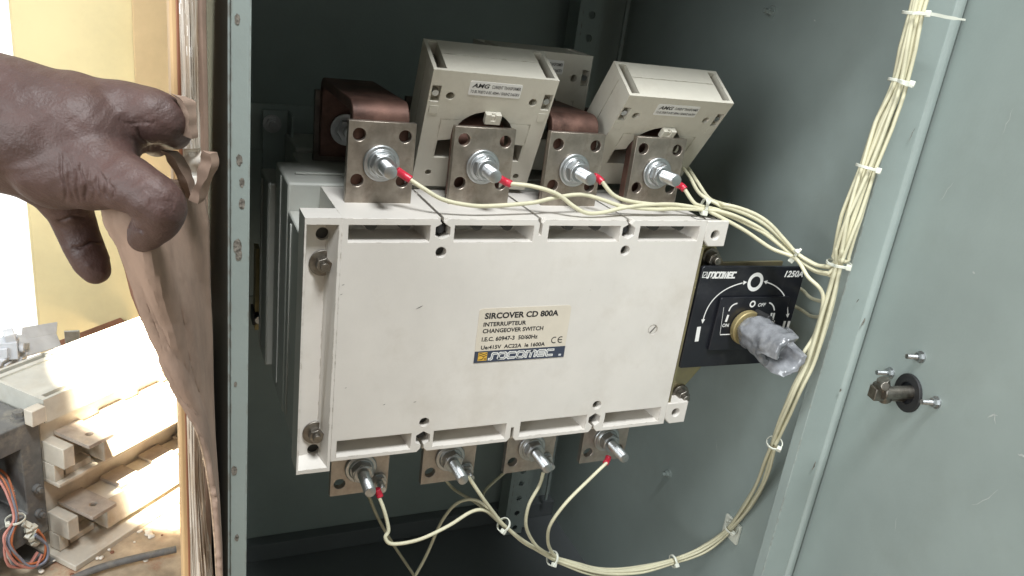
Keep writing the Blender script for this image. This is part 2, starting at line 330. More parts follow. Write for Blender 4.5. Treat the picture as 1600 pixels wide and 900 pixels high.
for (u, v) in ((1440, 558), (1464, 629), (1392, 583)):
    p = door_at(u, v); b = NB(); cyl(b, p, p+Vector((0, .0012, 0)), .0052, n=18); cyl(b, p+Vector((0, .0012, 0)), p+Vector((0, .0045, 0)), .004, n=6)
    lathe(b, p+Vector((0, .0045, 0)), (0, 1, 0), [(k*.0005, .0022 if k % 2 else .0019) for k in range(20)], 10)
    obj('door_screw', b, M_ZINC, door, DM)

M_SCRATCH = mat('scratched_paint', (.50, .53, .50), .6, var=.1, scale=200)
def scuff(parent, M, c, ln, wd, a, m=None):
    d = Vector((math.cos(a), 0, math.sin(a))); n = Vector((-d.z, 0, d.x)); _k = 5; b = NB(); up, dn_ = [], []
    for i in range(_k+1):
        t_ = i/_k-.5; q = c+d*(ln*t_)+n*(.12*ln*noise.noise(c*300+Vector((i*.6, 0, 0)))); wv = wd*(1-abs(2*t_)**2*.8)
        up.append(b.verts.new((q+n*wv)[:])); dn_.append(b.verts.new((q-n*wv)[:]))
    for i in range(_k): b.faces.new((up[i], up[i+1], dn_[i+1], dn_[i]))
    obj('scratch', b, m or M_SCRATCH, parent, M, smooth=False)
for (u, v, ln, wd, a) in ((1551, 650, .010, .0006, .7), (1555, 654, .008, .0005, 2.3), (1598, 712, .008, .0008, .3), (1522, 426, .003, .0008, 0), (1338, 565, .002, .001, 0), (1480, 300, .02, .0003, 1.2), (1540, 780, .03, .0003, 1.0), (1400, 820, .012, .0003, 1.9), (1575, 190, .02, .0003, 1.4)):
    scuff(door, DM, door_at(u, v)+Vector((0, .0003, 0)), ln, wd, a)
for (u, v, ln, wd, a) in ((1349, 503, .008, .0012, 1.5), (1313, 610, .004, .0012, 1.4), (1272, 728, .010, .0010, 1.5), (1340, 470, .004, .0007, 1.0), (1425, 210, .012, .0004, 1.3)):
    scuff(cab, None, at(u, v, y=YF-.0034), ln, wd, a, M_SPOTS)
for (u, v, ln, wd, a) in ((1273, 32, .003, .0008, .4), (1195, 480, .015, .0004, .9), (1120, 700, .02, .0003, 1.1)):
    p = at(u, v, x=XR-.0003); b = NB(); d = Vector((0, math.cos(a), math.sin(a))); n = Vector((0, -d.z, d.y))
    b.faces.new([b.verts.new((p+d*x_*ln+n*y_*wd)[:]) for x_, y_ in ((-.5, 0), (0, 1), (.5, .2), (.1, -1))]); obj('scratch', b, M_SCRATCH, cab, smooth=False)

# ================================================================== SWITCH
ZTOP, ZBOT = .0943, -.1045
PX = [-.1195, -.0385, .0425, .1235]
sw = thing('changeover_switch', 'large cream four pole changeover switch bolted inside the grey green cabinet', 'switch', (0, .1, ZBOT))
bm = box(NB(), -.1545, .157, 0, .0855, ZBOT, ZTOP)
c1 = NB()
pk = [(-.1501, -.0897), (-.0711, -.006), (.0069, .072), (.0905, .1505)]
for a, bb in pk:
    for z0, z1, dep in ((.0762, .0893, .03), (-.1012, -.0862, .022)):
        v = [(a, -.002, z0), (bb, -.002, z0), (bb, -.002, z1), (a, -.002, z1)]; i = .0015
        w2 = [(a+i, dep, z0+i*.4), (bb-i*2, dep, z0+i*.4), (bb-i*2, dep, z1-.0005), (a+i, dep, z1-.0005)]
        rings(c1, [[Vector(p) for p in v], [Vector(p) for p in w2]])
for x in (-.08, .08):
    cyl(c1, (x, -.002, .0682), (x, .03, .0682), .0042, n=18); cyl(c1, (x, -.002, -.0772), (x, .03, -.0772), .0042, n=18)
    for z in (.0845, -.0922): prism(c1, [(x+.0066*math.cos(R_(60*i+30)), z+.0066*math.sin(R_(60*i+30))) for i in range(6)], -.002, .05)
c2 = NB(); c2b = NB()
for x in (-.08, 0, .08):
    zt = .0815 if x == 0 else .0845; zb = -.091 if x == 0 else -.0925
    for (za, zc) in ((zt, .1), (zb, -.11)):
        prism(c2, [(x-.0013, za), (x+.0013, za), (x+.0013, zc), (x-.0013, zc)], -.003, .075)
        s = 1 if zc > 0 else -1; zz = ZTOP if s > 0 else ZBOT
        prism(c2b, [(x, zz-s*.005), (x+.005, zz+s*.001), (x-.005, zz+s*.001)], -.004, .004)
c3 = NB()
for x in (-.08, 0, .08): box(c3, x-.0007, x+.0007, .0751, .09, ZTOP-.0015, .1)
cyl(c3, at(1020, 515, y=0)+Vector((0, -.002, 0)), at(1020, 515, y=0)+Vector((0, .0008, 0)), .0046, n=24)
obj('front_cover', cut(bm, [c1, c2, c2b, c3], M_CREAM, 'front_cover'), None, sw, bev=.0005)
p = at(1020, 515, y=0); b = NB(); cyl(b, p+Vector((0, .0009, 0)), p+Vector((0, .0001, 0)), .0041, n=24)
plug = obj('screw_plug', b, M_CREAM, sw); b = box(NB(), -.0004, .0004, -.0002, .0001, -.0036, .0036)
obj('slot', b, M_SEAM, plug, Matrix.Translation(p)@Matrix.Rotation(R_(40), 4, 'Y'))
for (x, y0) in [((a+bb)/2+s, .0298) for a, bb in pk for s in (-.013, .012)]:
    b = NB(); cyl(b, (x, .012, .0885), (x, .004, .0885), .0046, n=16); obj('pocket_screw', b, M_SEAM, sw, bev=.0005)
for x in (-.08, .08):
    for z in (.0845, -.0922):
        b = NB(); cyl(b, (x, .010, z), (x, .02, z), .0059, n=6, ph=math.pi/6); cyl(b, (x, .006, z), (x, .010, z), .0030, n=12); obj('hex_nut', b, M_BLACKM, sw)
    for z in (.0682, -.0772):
        b = NB(); cyl(b, (x, .007, z), (x, .009, z), .0041, n=18); obj('hole_shade', b, M_SEAM, sw)  # dark disc painting in the shade inside the hole
for z0, z1 in ((.0708, .0940), (-.1056, -.0835)):                    # ears at the right side
    n = 6; r = .006; x0, x1 = .1572, .1806
    pts = [(x0, z0+r), (x0, z1), (x1, z1)] + [(x1, z0)] + [(x0+r, z0)]
    e = prism(NB(), pts, .0003, .016); c = NB(); zc = .0812 if z0 > 0 else -.0942; cyl(c, (.1684, -.002, zc), (.1684, .03, zc), .0042, n=18)
    obj('mounting_ear', cut(e, [c], M_CREAM, 'mounting_ear'), None, sw, bev=.0007)
# tray-like flange on the left: rim at the front, sunken floor
b = NB(); o_ = [(-.1802, -.113), (-.1545, -.113), (-.1545, .0943), (-.1802, .0943)]
i0 = [(-.1788, -.1095), (-.1566, -.1095), (-.1566, .0893), (-.1788, .0893)]; i1 = [(-.1782, -.1035), (-.163, -.1035), (-.163, .0862), (-.1782, .0862)]
V3 = lambda L, y: [Vector((x, y, z)) for x, z in L]
rings(b, [V3(o_, .0245), V3(o_, .0002), V3(i0, .0002), V3(i1, .0125)])
c = NB()
for z in (.0788, -.0995): cyl(c, (-.1655, .0, z), (-.1655, .04, z), .0048, n=18)
fl = obj('side_flange', cut(b, [c], M_CREAM, 'side_flange'), None, sw, bev=.0006)
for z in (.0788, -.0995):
    b = NB(); cyl(b, (-.1655, .0165, z), (-.1655, .018, z), .0047, n=18); obj('hole_shade', b, M_SEAM, sw)  # dark disc in place of the shade in the flange hole
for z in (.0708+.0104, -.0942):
    b = NB(); cyl(b, (.1684, .008, z), (.1684, .010, z), .0041, n=18); obj('hole_shade', b, M_SEAM, sw)  # dark disc in place of the shade in the ear hole
for z in (.0572, -.0835):
    b = NB(); q = Vector((-.1648, .0123, z)); cyl(b, q, q-Vector((0, .0016, 0)), .0098, n=24); cyl(b, q-Vector((0, .0016, 0)), q-Vector((0, .0075, 0)), .0058, n=6, ph=.3)
    lathe(b, q-Vector((0, .0075, 0)), (0, -1, 0), [(k*.0006, .0034 if k % 2 else .003) for k in range(8)], 12); obj('flange_bolt', b, M_DULL, sw, bev=.0004)
# housings behind the cover
b = box(NB(), -.179, -.1548, .0247, .0854, -.104, .0743); obj('side_housing', b, M_CREAMSHADE, sw, bev=.0015)
obj('side_housing', box(NB(), .1572, .165, .0200, .0854, -.1, .09), M_CREAMSHADE, sw, bev=.0015)
b = box(NB(), -.1795, .165, .0857, .1578, -.107, .0966); obj('middle_housing', b, M_CREAMSHADE, sw, bev=.002)
b = box(NB(), -.1855, .165, .1582, .2135, -.098, .0772); box(b, -.158, .160, .1585, .2135, .0772, .0935); obj('rear_housing', b, M_CREAMSHADE, sw, bev=.002)
b = box(NB(), -.1545, .155, .214, .285, -.11, .097); obj('rear_housing', b, M_CREAMSHADE, sw, bev=.002)
for y, x, z1 in ((.062, -.179, .070), (.118, -.1795, .094), (.192, -.1855, .072)): obj('side_rib', box(NB(), x-.0014, x-.0002, y, y+.004, -.095, z1), M_CREAMSHADE, sw, bev=.0006)
obj('top_ridge', box(NB(), -.170, .150, .112, .116, .0967, .0985), M_CREAMSHADE, sw, bev=.0006)
# terminals
def stud_bm(b, L, r):
    n = int(L/.001); prof = [(0, r*.8)]+[(.0002+k*.001, r if k % 2 else r*.80) for k in range(n)]+[(L-.0004, r*.9), (L, r*.72)]
    return lathe(b, (0, 0, 0), (0, -1, 0), prof, 18)
def plate_mesh(holes, x0, x1, z0, z1, name, m=None):
    b = box(NB(), x0, x1, 0, .006, z0, z1); c = NB()
    for x, z in holes: cyl(c, (x, -.004, z), (x, .01, z), .0048, n=18)
    return cut(b, [c], m or M_TIN, name)
pm_t = plate_mesh([(-.0172, .0205), (.0172, .0205), (-.0172, -.0135), (.0172, -.0135)], -.0253, .0253, -.0345, .0305, 'terminal')
pm_b = plate_mesh([(-.0172, -.0145), (.0172, -.0145)], -.0253, .0253, -.0265, .036, 'terminal', M_TINB)
def hexnut(r, t, ph=.2, hole=0):
    b = NB(); cyl(b, (0, 0, 0), (0, -t, 0), r, n=6, ph=ph); return b
def shared(bm, name, m, bev=0):
    bmesh.ops.recalc_face_normals(bm, faces=bm.faces); me = bpy.data.meshes.new(name); bm.to_mesh(me); bm.free(); me.shade_smooth(); me.set_sharp_from_angle(angle=R_(32)); me.materials.append(m); return me
wm = shared(lathe(NB(), (0, 0, 0), (0, -1, 0), [(0, .0125), (0, .0137), (.0016, .0139), (.0024, .0132), (.0026, .0108), (.0034, .0104), (.0042, .0096)], 32), 'washer', M_ZINC)
nms = [shared(lathe(cyl(NB(), (0, 0, 0), (0, -.0068, 0), .0098, n=6, ph=ph), (0, 0, 0), (0, -1, 0), [(.0067, .0082), (.0075, .0078)], 24), 'nut', M_ZINC) for ph in (.15, .5, .75, .35)]
st = shared(stud_bm(NB(), .0315, .0053), 'stud', M_ZINC); sb = shared(stud_bm(NB(), .0375, .005), 'stud', M_ZINC)
sms = shared(lathe(lathe(cyl(NB(), (0, -.002, 0), (0, -.0062, 0), .0058, n=6), (0, 0, 0), (0, -1, 0), [(0, .0068), (.002, .0068)], 20), (0, -.0062, 0), (0, -1, 0), [(k*.0006, .003 if k % 2 else .0026) for k in range(18)], 14), 'small_bolt', M_ZINC)
YP = .04
for i, x in enumerate(PX):
    T = Matrix.Translation((x, YP, .125)); t = obj('terminal', pm_t, None, sw, T, bev=.0005)
    if i in (2, 3): t.data = pm_t
    tilt = Matrix.Rotation(R_(random.uniform(-2, 2)), 4, 'X')@Matrix.Rotation(R_(random.uniform(-2, 2)), 4, 'Z')
    obj('washer', wm, None, t, T@Matrix.Translation((0, -.0002, 0)), bev=.0003)
    obj('nut', nms[i], None, t, T@Matrix.Translation((0, -.0043, 0)), bev=.0006)
    obj('stud', st, None, t, T@Matrix.Translation((0, 0, 0))@tilt)
    T = Matrix.Translation((x, YP, -.1405)); t = obj('terminal', pm_b, None, sw, T, bev=.0005)
    obj('washer', wm, None, t, T@Matrix.Translation((0, -.0002, 0)), bev=.0003)
    obj('nut', nms[(i+2) % 4], None, t, T@Matrix.Translation((0, -.0043, 0)), bev=.0006)
    obj('stud', sb, None, t, T)
    if i < 3: obj('small_bolt', sms, None, t, T@Matrix.Translation((.0165, -.0002, -.0145)))
for i, x in enumerate(PX):
    b = box(NB(), -.0253, .0253, 0, .006, -.0345, .0305); me = shared(b, 'rear_terminal', M_TIN2)
    t = obj('rear_terminal', me, None, sw, Matrix.Translation((x, .1785, .125)), bev=.0005)
    b = NB(); cyl(b, (0, -.012, 0), (0, -.0145, 0), .0138, n=24); cyl(b, (0, -.0145, 0), (0, -.022, 0), .0095, n=6); cyl(b, (0, -.022, 0), (0, -.030, 0), .005, n=14)
    obj('rear_nut', b, M_ZINC, t, Matrix.Translation((x, .1785, .125)))
# rating label
b = NB(); lx0, lx1, lz0, lz1 = -.0435, .0380, -.0262, .0212; yl = -.00035
def rrect(x0, x1, z0, z1, r, n=5, bl=True):
    P = []
    for (cx, cz, a0) in ((x1-r, z1-r, 0), (x0+r, z1-r, 90), (x0+r, z0+r, 180), (x1-r, z0+r, 270)):
        P += [(cx+r*math.cos(R_(a0+90*k/n)), cz+r*math.sin(R_(a0+90*k/n))) for k in range(n+1)]
    return P
lab = obj('rating_label', prism(NB(), rrect(lx0, lx1, lz0, lz1, .003), yl+.0003, yl), M_LABEL, sw)
lw, lh = lx1-lx0, lz1-lz0; X = lambda f: lx0+f*lw; Z = lambda f: lz1-f*lh; yt = yl-.00012
text('SIRCOVER CD 800A', X(.062), X(.862), Z(.185), .0050, yt, M_INK, lab, bold=.035)
text('INTERRUPTEUR', X(.058), X(.515), Z(.325), .0036, yt, M_INK, lab, bold=.028)
text('CHANGEOVER SWITCH', X(.058), X(.715), Z(.447), .0036, yt, M_INK, lab, bold=.028)
text('I.E.C. 60947-3  50/60Hz', X(.058), X(.665), Z(.600), .0036, yt, M_INK, lab, bold=.028)
text('Ue:415V  AC22A  Ie 1600A', X(.06), X(.76), Z(.752), .0034, yt, M_INK, lab, bold=.028)
b = NB()
for cx, e in ((X(.862), 0), (X(.935), 1)):
    cz = Z(.655); r = .0026; stroke(b, [(cx+r*math.cos(R_(a)), cz+r*math.sin(R_(a))) for a in range(65, 300, 18)], .0008, yt, .2)
    if e: stroke(b, [(cx-r, cz), (cx+.0012, cz)], .0008, yt, 0)
obj('conformity_mark', b, M_INK, lab, smooth=False)
band = obj('brand_band', prism(NB(), [(lx0, lz0), (lx1, lz0), (lx1, Z(.785)), (lx0, Z(.785))], yl-.00004, yl-.00012), M_NAVY, lab)
yb2 = yl-.0002
obj('emblem', prism(NB(), [(X(.04), Z(.965)), (X(.135), Z(.965)), (X(.135), Z(.81)), (X(.04), Z(.81))], yl-.00013, yb2), M_AMBER, lab)
b = NB()
for k, zf in enumerate((.835, .872)): stroke(b, [(X(.045+.085*q/8), Z(zf)+.0005*math.sin(q*.9)) for q in range(9)], .0006, yb2-.00006, .2)
stroke(b, [(X(.05), Z(.945)), (X(.085), Z(.94)), (X(.1), Z(.905))], .0006, yb2-.00006); stroke(b, [(X(.108), Z(.92)), (X(.128), Z(.92))], .0005, yb2-.00006); stroke(b, [(X(.108), Z(.945)), (X(.128), Z(.945))], .0005, yb2-.00006)
obj('emblem_mark', b, M_INK, lab, smooth=False)
logo(X(.165), X(.875), Z(.965), Z(.82), yb2, M_WHITE, M_NAVY, lab)
obj('band_print', prism(NB(), [(X(.935), Z(.97)), (X(.965), Z(.97)), (X(.965), Z(.935)), (X(.935), Z(.935))], yl-.00013, yb2), M_JUNK, lab)
# little printed box on top of the upper ear, chip mark on the cover
b = NB(); zt = ZTOP+.0002
for (a, c) in (((.148, .004), (.176, .004)), ((.148, .012), (.176, .012)), ((.148, .004), (.148, .012)), ((.176, .004), (.176, .012)), ((.158, .004), (.160, .012)), ((.166, .005), (.166, .011)), ((.170, .005), (.173, .011))):
    a, c = Vector(a), Vector(c); d = (c-a).normalized(); n = Vector((-d.y, d.x))*.0005; _jit[0] = (_jit[0]+1) % 7
    b.faces.new([b.verts.new((q.x, q.y, zt+_jit[0]*4e-6)) for q in (a+n, c+n, c-n, a-n)])
obj('printed_mark', b, M_INK, sw, smooth=False)
p = at(655, 481, y=0); b = NB(); b.faces.new([b.verts.new((p.x+x, -.0002, p.z+z)) for x, z in ((-.003, -.001), (.001, .0012), (.003, .002), (.0005, .0002))]); obj('chip_mark', b, M_SEAM, sw, smooth=False)
for (u, v, s) in ((600, 632, .0012), (648, 628, .0014), (540, 606, .001), (922, 453, .0006), (718, 612, .0005), (536, 445, .0012), (533, 460, .0012)):
    p = at(u, v, y=0); b = NB(); b.faces.new([b.verts.new((p.x+x*s, -.0002, p.z+z*s)) for x, z in ((-1, -.4), (.2, -.1), (1, .5), (.1, .2))]); obj('chip_mark', b, M_SEAM, sw, smooth=False)

# ================================================================== BUSBARS
def busbar(x, label, x0=-.0215, x1=.0215, y0=.0465, zt=.1685, r=.009):
    y1, th = .1770, .0085
    def arc(cy, cz, rr, a0, a1, n=7): return [(cy+rr*math.cos(R_(a0+(a1-a0)*k/n)), cz+rr*math.sin(R_(a0+(a1-a0)*k/n))) for k in range(n+1)]
    outer = [(y0, .097)]+arc(y0+r+th*.5, zt-r-th*.5, r+th*.5, 180, 90)+arc(y1-r-th*.5, zt-r-th*.5, r+th*.5, 90, 0)+[(y1, .1)]
    ri = r-th*.5
    inner = [(y0+th, .097)]+arc(y0+r+th*.5, zt-r-th*.5, ri, 180, 90)+arc(y1-r-th*.5, zt-r-th*.5, ri, 90, 0)+[(y1-th, .1)]
    b = NB(); rs = [[Vector((x+x0, a[0], a[1])), Vector((x+x1, a[0], a[1])), Vector((x+x1, c[0], c[1])), Vector((x+x0, c[0], c[1]))] for a, c in zip(outer, inner)]
    rings(b, rs); return tag(obj('copper_busbar', b, M_COPPER, bev=.0008), label, 'busbar', 'copper bars that join the front and rear terminals')
busbar(PX[0], 'bare copper bar bent over behind the leftmost upper terminal plate')
busbar(PX[1], 'copper bar threaded through the larger front transformer, behind the second upper plate', y0=.052, zt=.160, r=.014)
busbar(PX[2], 'copper bar between the two front transformers, bent over behind the third upper plate')
busbar(PX[3], 'copper bar threaded through the right hand transformer, behind the rightmost upper plate', y0=.052, zt=.160, r=.014)

# ================================================================== CURRENT TRANSFORMERS
def make_ct(Wd, H, D, M, label, clip=True):
    root = thing('current_transformer', label, 'transformer', group='current transformers on the busbars', M=M)
    h = Wd/2
    b = box(NB(), -h, h, 0, D, -H, 0); c = NB()
    hz = -.058; P = [(.0255*math.cos(R_(a)), hz+.0255*math.sin(R_(a))) for a in range(-8, 189, 12)]
    P += [(-.036, hz+.012-.0155), (-.036, hz-.020), (.036, hz-.020), (.036, hz+.012-.0155)]
    prism(c, P, -.004, D+.004)
    c2 = NB()
    for s in (-1, 1):
        xa, xb = sorted((s*(h-.003), s*(h-.0105))); box(c2, xa, xb, .003, D-.003, -.011, .003)
        xa, xb = sorted((s*(h-.0015), s*(h-.0085))); box(c2, xa, xb, -.003, .006, -.027, -.013)
        cyl(c2, (s*(h-.0165), -.003, -.021), (s*(h-.0165), .009, -.021), .0033, n=16)
        cyl(c2, (s*(h-.012), -.003, -H+.014), (s*(h-.012), .009, -H+.014), .0026, n=14)
        xa, xb = sorted((s*(h-.001), s*(h-.0105)))
    c3 = NB()                                                       # seam between the halves, panel lines on the face
    for q in ((-.0372, .0372, -.0420, -.0413), (-.0372, -.0365, -.0785, -.0422), (.0365, .0372, -.0785, -.0422)): box(c3, q[0], q[1], -.001, .0004, q[2], q[3])
    ym = D*.55; c4 = NB(); box(c4, -h+.0106, h-.0106, ym, ym+.0006, -.0007, .002); 
    for s in (-1, 1): xa, xb = sorted((s*(h-.0006), s*(h+.002))); box(c4, xa, xb, ym, ym+.0006, -H-.001, -.0045)
    obj('housing', cut(b, [c, c2, c3, c4], M_BEIGE, 'housing'), None, root, M, bev=.0009)
    for s in (-1, 1):
        q = NB(); cyl(q, (s*(h-.005), .0055, -.020), (s*(h-.005), .001, -.020), .0026, n=12); obj('contact_screw', q, M_ZINC, root, M)
        q = NB(); box(q, s*(h-.0068)-.0025, s*(h-.0068)+.0025, .006, D-.006, -.0109, -.0085); obj('contact_bar', q, M_DULL, root, M)
        xa, xb = sorted((s*(h-.002), s*(h-.009))); obj('cover_tab', box(NB(), xa, xb, -.0005, -.0001, -.0375, -.030), M_BEIGE, root, M, bev=.0002)
    q = NB(); box(q, -.0035, .0095, -.0055, -.0002, -.0405, -.0315); cc = NB(); box(cc, .0012, .0045, -.007, -.0025, -.037, -.030); box(cc, .0012, .0048, -.0045, -.001, -.0385, -.033)
    obj('clip', cut(q, [cc], M_BEIGE, 'clip'), None, root, M, bev=.0005)
    lb = obj('type_label', prism(NB(), rrect(-.0205, .0215, -.0185, -.0065, .0012), -.00004, -.0003), M_LABELW, root, M)
    text('AMG', -.0185, -.0045, -.0118, .0036, -.00042, M_INK, lb, M, shear=.25, bold=.03)
    text('CURRENT TRANSFORMER', -.0028, .0205, -.0115, .0028, -.00042, M_INK, lb, M, bold=.01)
    text('TO BS 3938/73 & IEC 60044-1 50/60HZ 0.66/3KV', -.0190, .0205, -.0165, .0026, -.00042, M_INK, lb, M, bold=.01)
    return root
def ct_pose(org, pitch, yaw): return Matrix.Translation(Vector(org))@Matrix.Rotation(R_(yaw), 4, 'Z')@Matrix.Rotation(R_(pitch), 4, 'X')
def copy_tree(o, parent=None):
    c = o.copy(); COL.objects.link(c); c.parent = parent; c.matrix_parent_inverse = o.matrix_parent_inverse.copy()
    for ch in list(o.children): copy_tree(ch, c)
    return c
ct1 = make_ct(.100, .1068, .0447, ct_pose((-.0353, .0358, .196), 23.6, -3.6), 'larger looking beige current transformer in the middle, leaning forward behind the second upper terminal')
ct2 = make_ct(.104, .105, .040, ct_pose((.1260, .0247, .1905), 34.2, .5), 'rightmost beige current transformer, leaning furthest forward with a clean seam across its top')
ct3 = copy_tree(ct1); ct3.matrix_basis = ct_pose((.0415, .125, .2105), 2, 0)
ct3['label'] = 'upright beige current transformer at the back, half hidden by the middle one'

# ================================================================== ROTARY SELECTOR
sel = thing('rotary_selector', 'black selector plate with white markings and film wrapped shaft at the switch side', 'selector', (.2255, 0, -.09))
b = prism(NB(), [(.1588, -.094), (.172, -.094), (.205, -.050), (.268, -.048), (.268, .050), (.198, .050), (.182, .0695), (.1588, .0695)], .0165, .0195); obj('bracket', b, M_YZINC, sel, bev=.0004)
b = prism(NB(), [(.1588, -.094), (.1612, -.094), (.1612, .0695), (.1588, .0695)], .002, .0163); obj('bracket_lip', b, M_YZINC, sel, bev=.0003)
for (u, v) in ((1115, 405), (1067, 619)):
    q = at(u, v, y=.010); b = NB(); cyl(b, q+Vector((0, .0065, 0)), q+Vector((0, .0035, 0)), .0092, n=24); cyl(b, q+Vector((0, .0035, 0)), q+Vector((0, -.003, 0)), .0066, n=6, ph=.4); cyl(b, q+Vector((0, -.003, 0)), q+Vector((0, -.007, 0)), .0036, n=14)
    obj('bracket_bolt', b, M_DULL, sel, bev=.0005)
SM = Matrix.Translation((.2225, 0, 0))@Matrix.Rotation(R_(1.2), 4, 'Y')@Matrix.Translation((-.2225, 0, 0))
fp = obj('face_plate', prism(NB(), rrect(.1625, .2815, -.0485, .0510, .0025), .0008, .0045), M_BLACK, sel, SM, bev=.0006)
yf = .0006
def sp(u, v): q = at(u, v, y=0); q = SM.inverted()@q; return (q.x, q.z)
q0, q1 = sp(1106, 434), sp(1151, 427); logo(q0[0], q1[0], q0[1]-.001, q0[1]+.0055, yf, M_WHITE, None, fp, SM, line=.24)
q0 = sp(1098, 434); b = NB(); stroke(b, [(q0[0], q0[1]), (q0[0]+.0045, q0[1]), (q0[0]+.0045, q0[1]+.005), (q0[0], q0[1]+.005), (q0[0], q0[1])], .0006, yf); stroke(b, [(q0[0]+.001, q0[1]+.0012), (q0[0]+.0035, q0[1]+.0036)], .0006, yf); obj('emblem', b, M_WHITE, fp, SM, smooth=False)
q0, q1 = sp(1226, 433), sp(1255, 432); text('1250A', q0[0], q1[0], q0[1], .0062, yf, M_WHITE, fp, SM, shear=.2, bold=.03)
cx, cz = sp(1181, 441)
def arcpts(c, r, a0, a1, n=20): return [(c[0]+r*math.cos(R_(a0+(a1-a0)*k/n)), c[1]+r*math.sin(R_(a0+(a1-a0)*k/n))) for k in range(n+1)]
b = NB(); 
ring = arcpts((cx, cz), .0068, 0, 360, 32)
for rr in (0,):
    vi = [b.verts.new((cx+.0055*math.cos(R_(11.25*k)), yf, cz+.0055*math.sin(R_(11.25*k)))) for k in range(32)]; vo = [b.verts.new((cx+.0088*math.cos(R_(11.25*k)), yf, cz+.0092*math.sin(R_(11.25*k)))) for k in range(32)]
    for k in range(32): b.faces.new((vi[k], vi[(k+1) % 32], vo[(k+1) % 32], vo[k]))
def bez(p0, p1, p2, n=16): return [tuple((1-t)**2*Vector(p0)+2*t*(1-t)*Vector(p1)+t*t*Vector(p2)) for t in [k/n for k in range(n+1)]]
def arrow(b, tip, frm, s):
    d = (Vector(tip)-Vector(frm)).normalized(); n = Vector((-d.y, d.x)); t = Vector(tip); L = [t, t-d*s+n*s*.5, t-d*s-n*s*.5]; _jit[0] = (_jit[0]+1) % 7
    b.faces.new([b.verts.new((p.x, yf-_jit[0]*4e-6-.00003, p.y)) for p in L])
for a, m, c in (((1098, 506), (1108, 452), (1168, 441)), ((1231, 497), (1236, 450), (1194, 440))):
    P = bez(sp(*a), sp(*m), sp(*c)); stroke(b, P[1:-1], .0011, yf, .1); arrow(b, P[0], P[1], .0042); arrow(b, P[-1], P[-2], .0042)
stroke(b, [sp(1093, 511), sp(1089, 534)], .0042, yf, 0)
stroke(b, [sp(1227, 502), sp(1223, 517)], .003, yf, 0); stroke(b, [sp(1234, 502), sp(1230, 517)], .003, yf, 0)
obj('position_marks', b, M_WHITE, fp, SM, smooth=False)
i0, i1 = sp(1128, 464), sp(1118, 552)
ip = obj('inner_plate', prism(NB(), rrect(i0[0]-.002, i0[0]+.079, i1[1]+.004, i0[1], .002), -.0022, .0004), M_BLACK, sel, SM, bev=.0005)
y2 = -.0025
def sp2(u, v): q = at(u, v, y=-.0025); q = SM.inverted()@q; return (q.x, q.z)
b = NB(); stroke(b, bez(sp2(1139, 486), sp2(1142, 476), sp2(1152, 474), 8), .0014, y2, .1); stroke(b, bez(sp2(1202, 473), sp2(1209, 475), sp2(1210, 485), 8), .0014, y2, .1)
stroke(b, [sp2(1138, 492), sp2(1134, 503)], .0024, y2, 0); stroke(b, [sp2(1125, 523), sp2(1150, 522)], .0010, y2, 0); stroke(b, [sp2(1125, 522), sp2(1131, 480)], .0004, y2, 0)
stroke(b, [sp2(1206, 489), sp2(1203, 500)], .0022, y2, 0); stroke(b, [sp2(1210, 489), sp2(1207, 500)], .0022, y2, 0)
c_ = sp2(1176, 475); vi = [b.verts.new((c_[0]+.0019*math.cos(R_(18*k)), y2, c_[1]+.0019*math.sin(R_(18*k)))) for k in range(20)]; vo = [b.verts.new((c_[0]+.0034*math.cos(R_(18*k)), y2, c_[1]+.0034*math.sin(R_(18*k)))) for k in range(20)]
for k in range(20): b.faces.new((vi[k], vi[(k+1) % 20], vo[(k+1) % 20], vo[k]))
obj('position_marks', b, M_WHITE, ip, SM, smooth=False)
a, c = sp2(1184, 479), sp2(1196, 478); text('OFF', a[0], c[0], a[1], .0036, y2, M_WHITE, ip, SM, shear=.2, bold=.01)
a, c = sp2(1128, 511), sp2(1138, 511); text('ON', a[0], c[0], a[1], .0034, y2, M_WHITE, ip, SM, bold=.02)
a, c = sp2(1199, 506), sp2(1209, 506); text('ON', a[0], c[0], a[1], .0034, y2, M_WHITE, ip, SM, bold=.02)
sc = at(1165, 511, y=-.004)
obj('collar', annulus(NB(), (sc.x, -.0024, sc.z), (0, -1, 0), .0085, .0168, 0, .006, 30), M_BRASS, sel, bev=.001)
b = NB(); q = at(1196, 497, y=-.016); cyl(b, (q.x, -.003, q.z), (q.x, -.022, q.z+.001), .0036, n=14); obj('pointer_pin', b, M_BLACKM, sel, bev=.0006)
# shaft coupling wrapped in crinkled film: a forked end
b = NB(); n = 48; rs = []; L_ = .056; ax = Vector((.03, -1, -.03)).normalized(); xx, zz = Vector((1, 0, 0)), Vector((0, 0, 1)); S0 = Vector((sc.x, -.0085, sc.z))
prof = [(0, .0125), (.004, .0150), (.010, .0166), (.024, .0176), (.036, .0184), (.045, .0193), (.051, .0196), (.055, .0190), (.0565, .0176), (.0555, .0142), (.046, .0118), (.034, .0105), (.033, .004)]
for k, (t, r) in enumerate(prof):
    ring = []
    for i in range(n):
        a = 2*math.pi*i/n; slot = min(1, max(0, math.cos(a-R_(40))**2-.62)/.12)*max(0, (t-.030)/.025)
        f = 1+.10*noise.noise(Vector((3*math.cos(a), 3*math.sin(a), t*70)))+.05*noise.noise(Vector((9*math.cos(a), 9*math.sin(a), t*200)))
        ring.append(S0+ax*(t-.017*min(1.05, slot))+xx*(r*f*math.cos(a))+zz*(r*f*math.sin(a)))
    rs.append(ring)
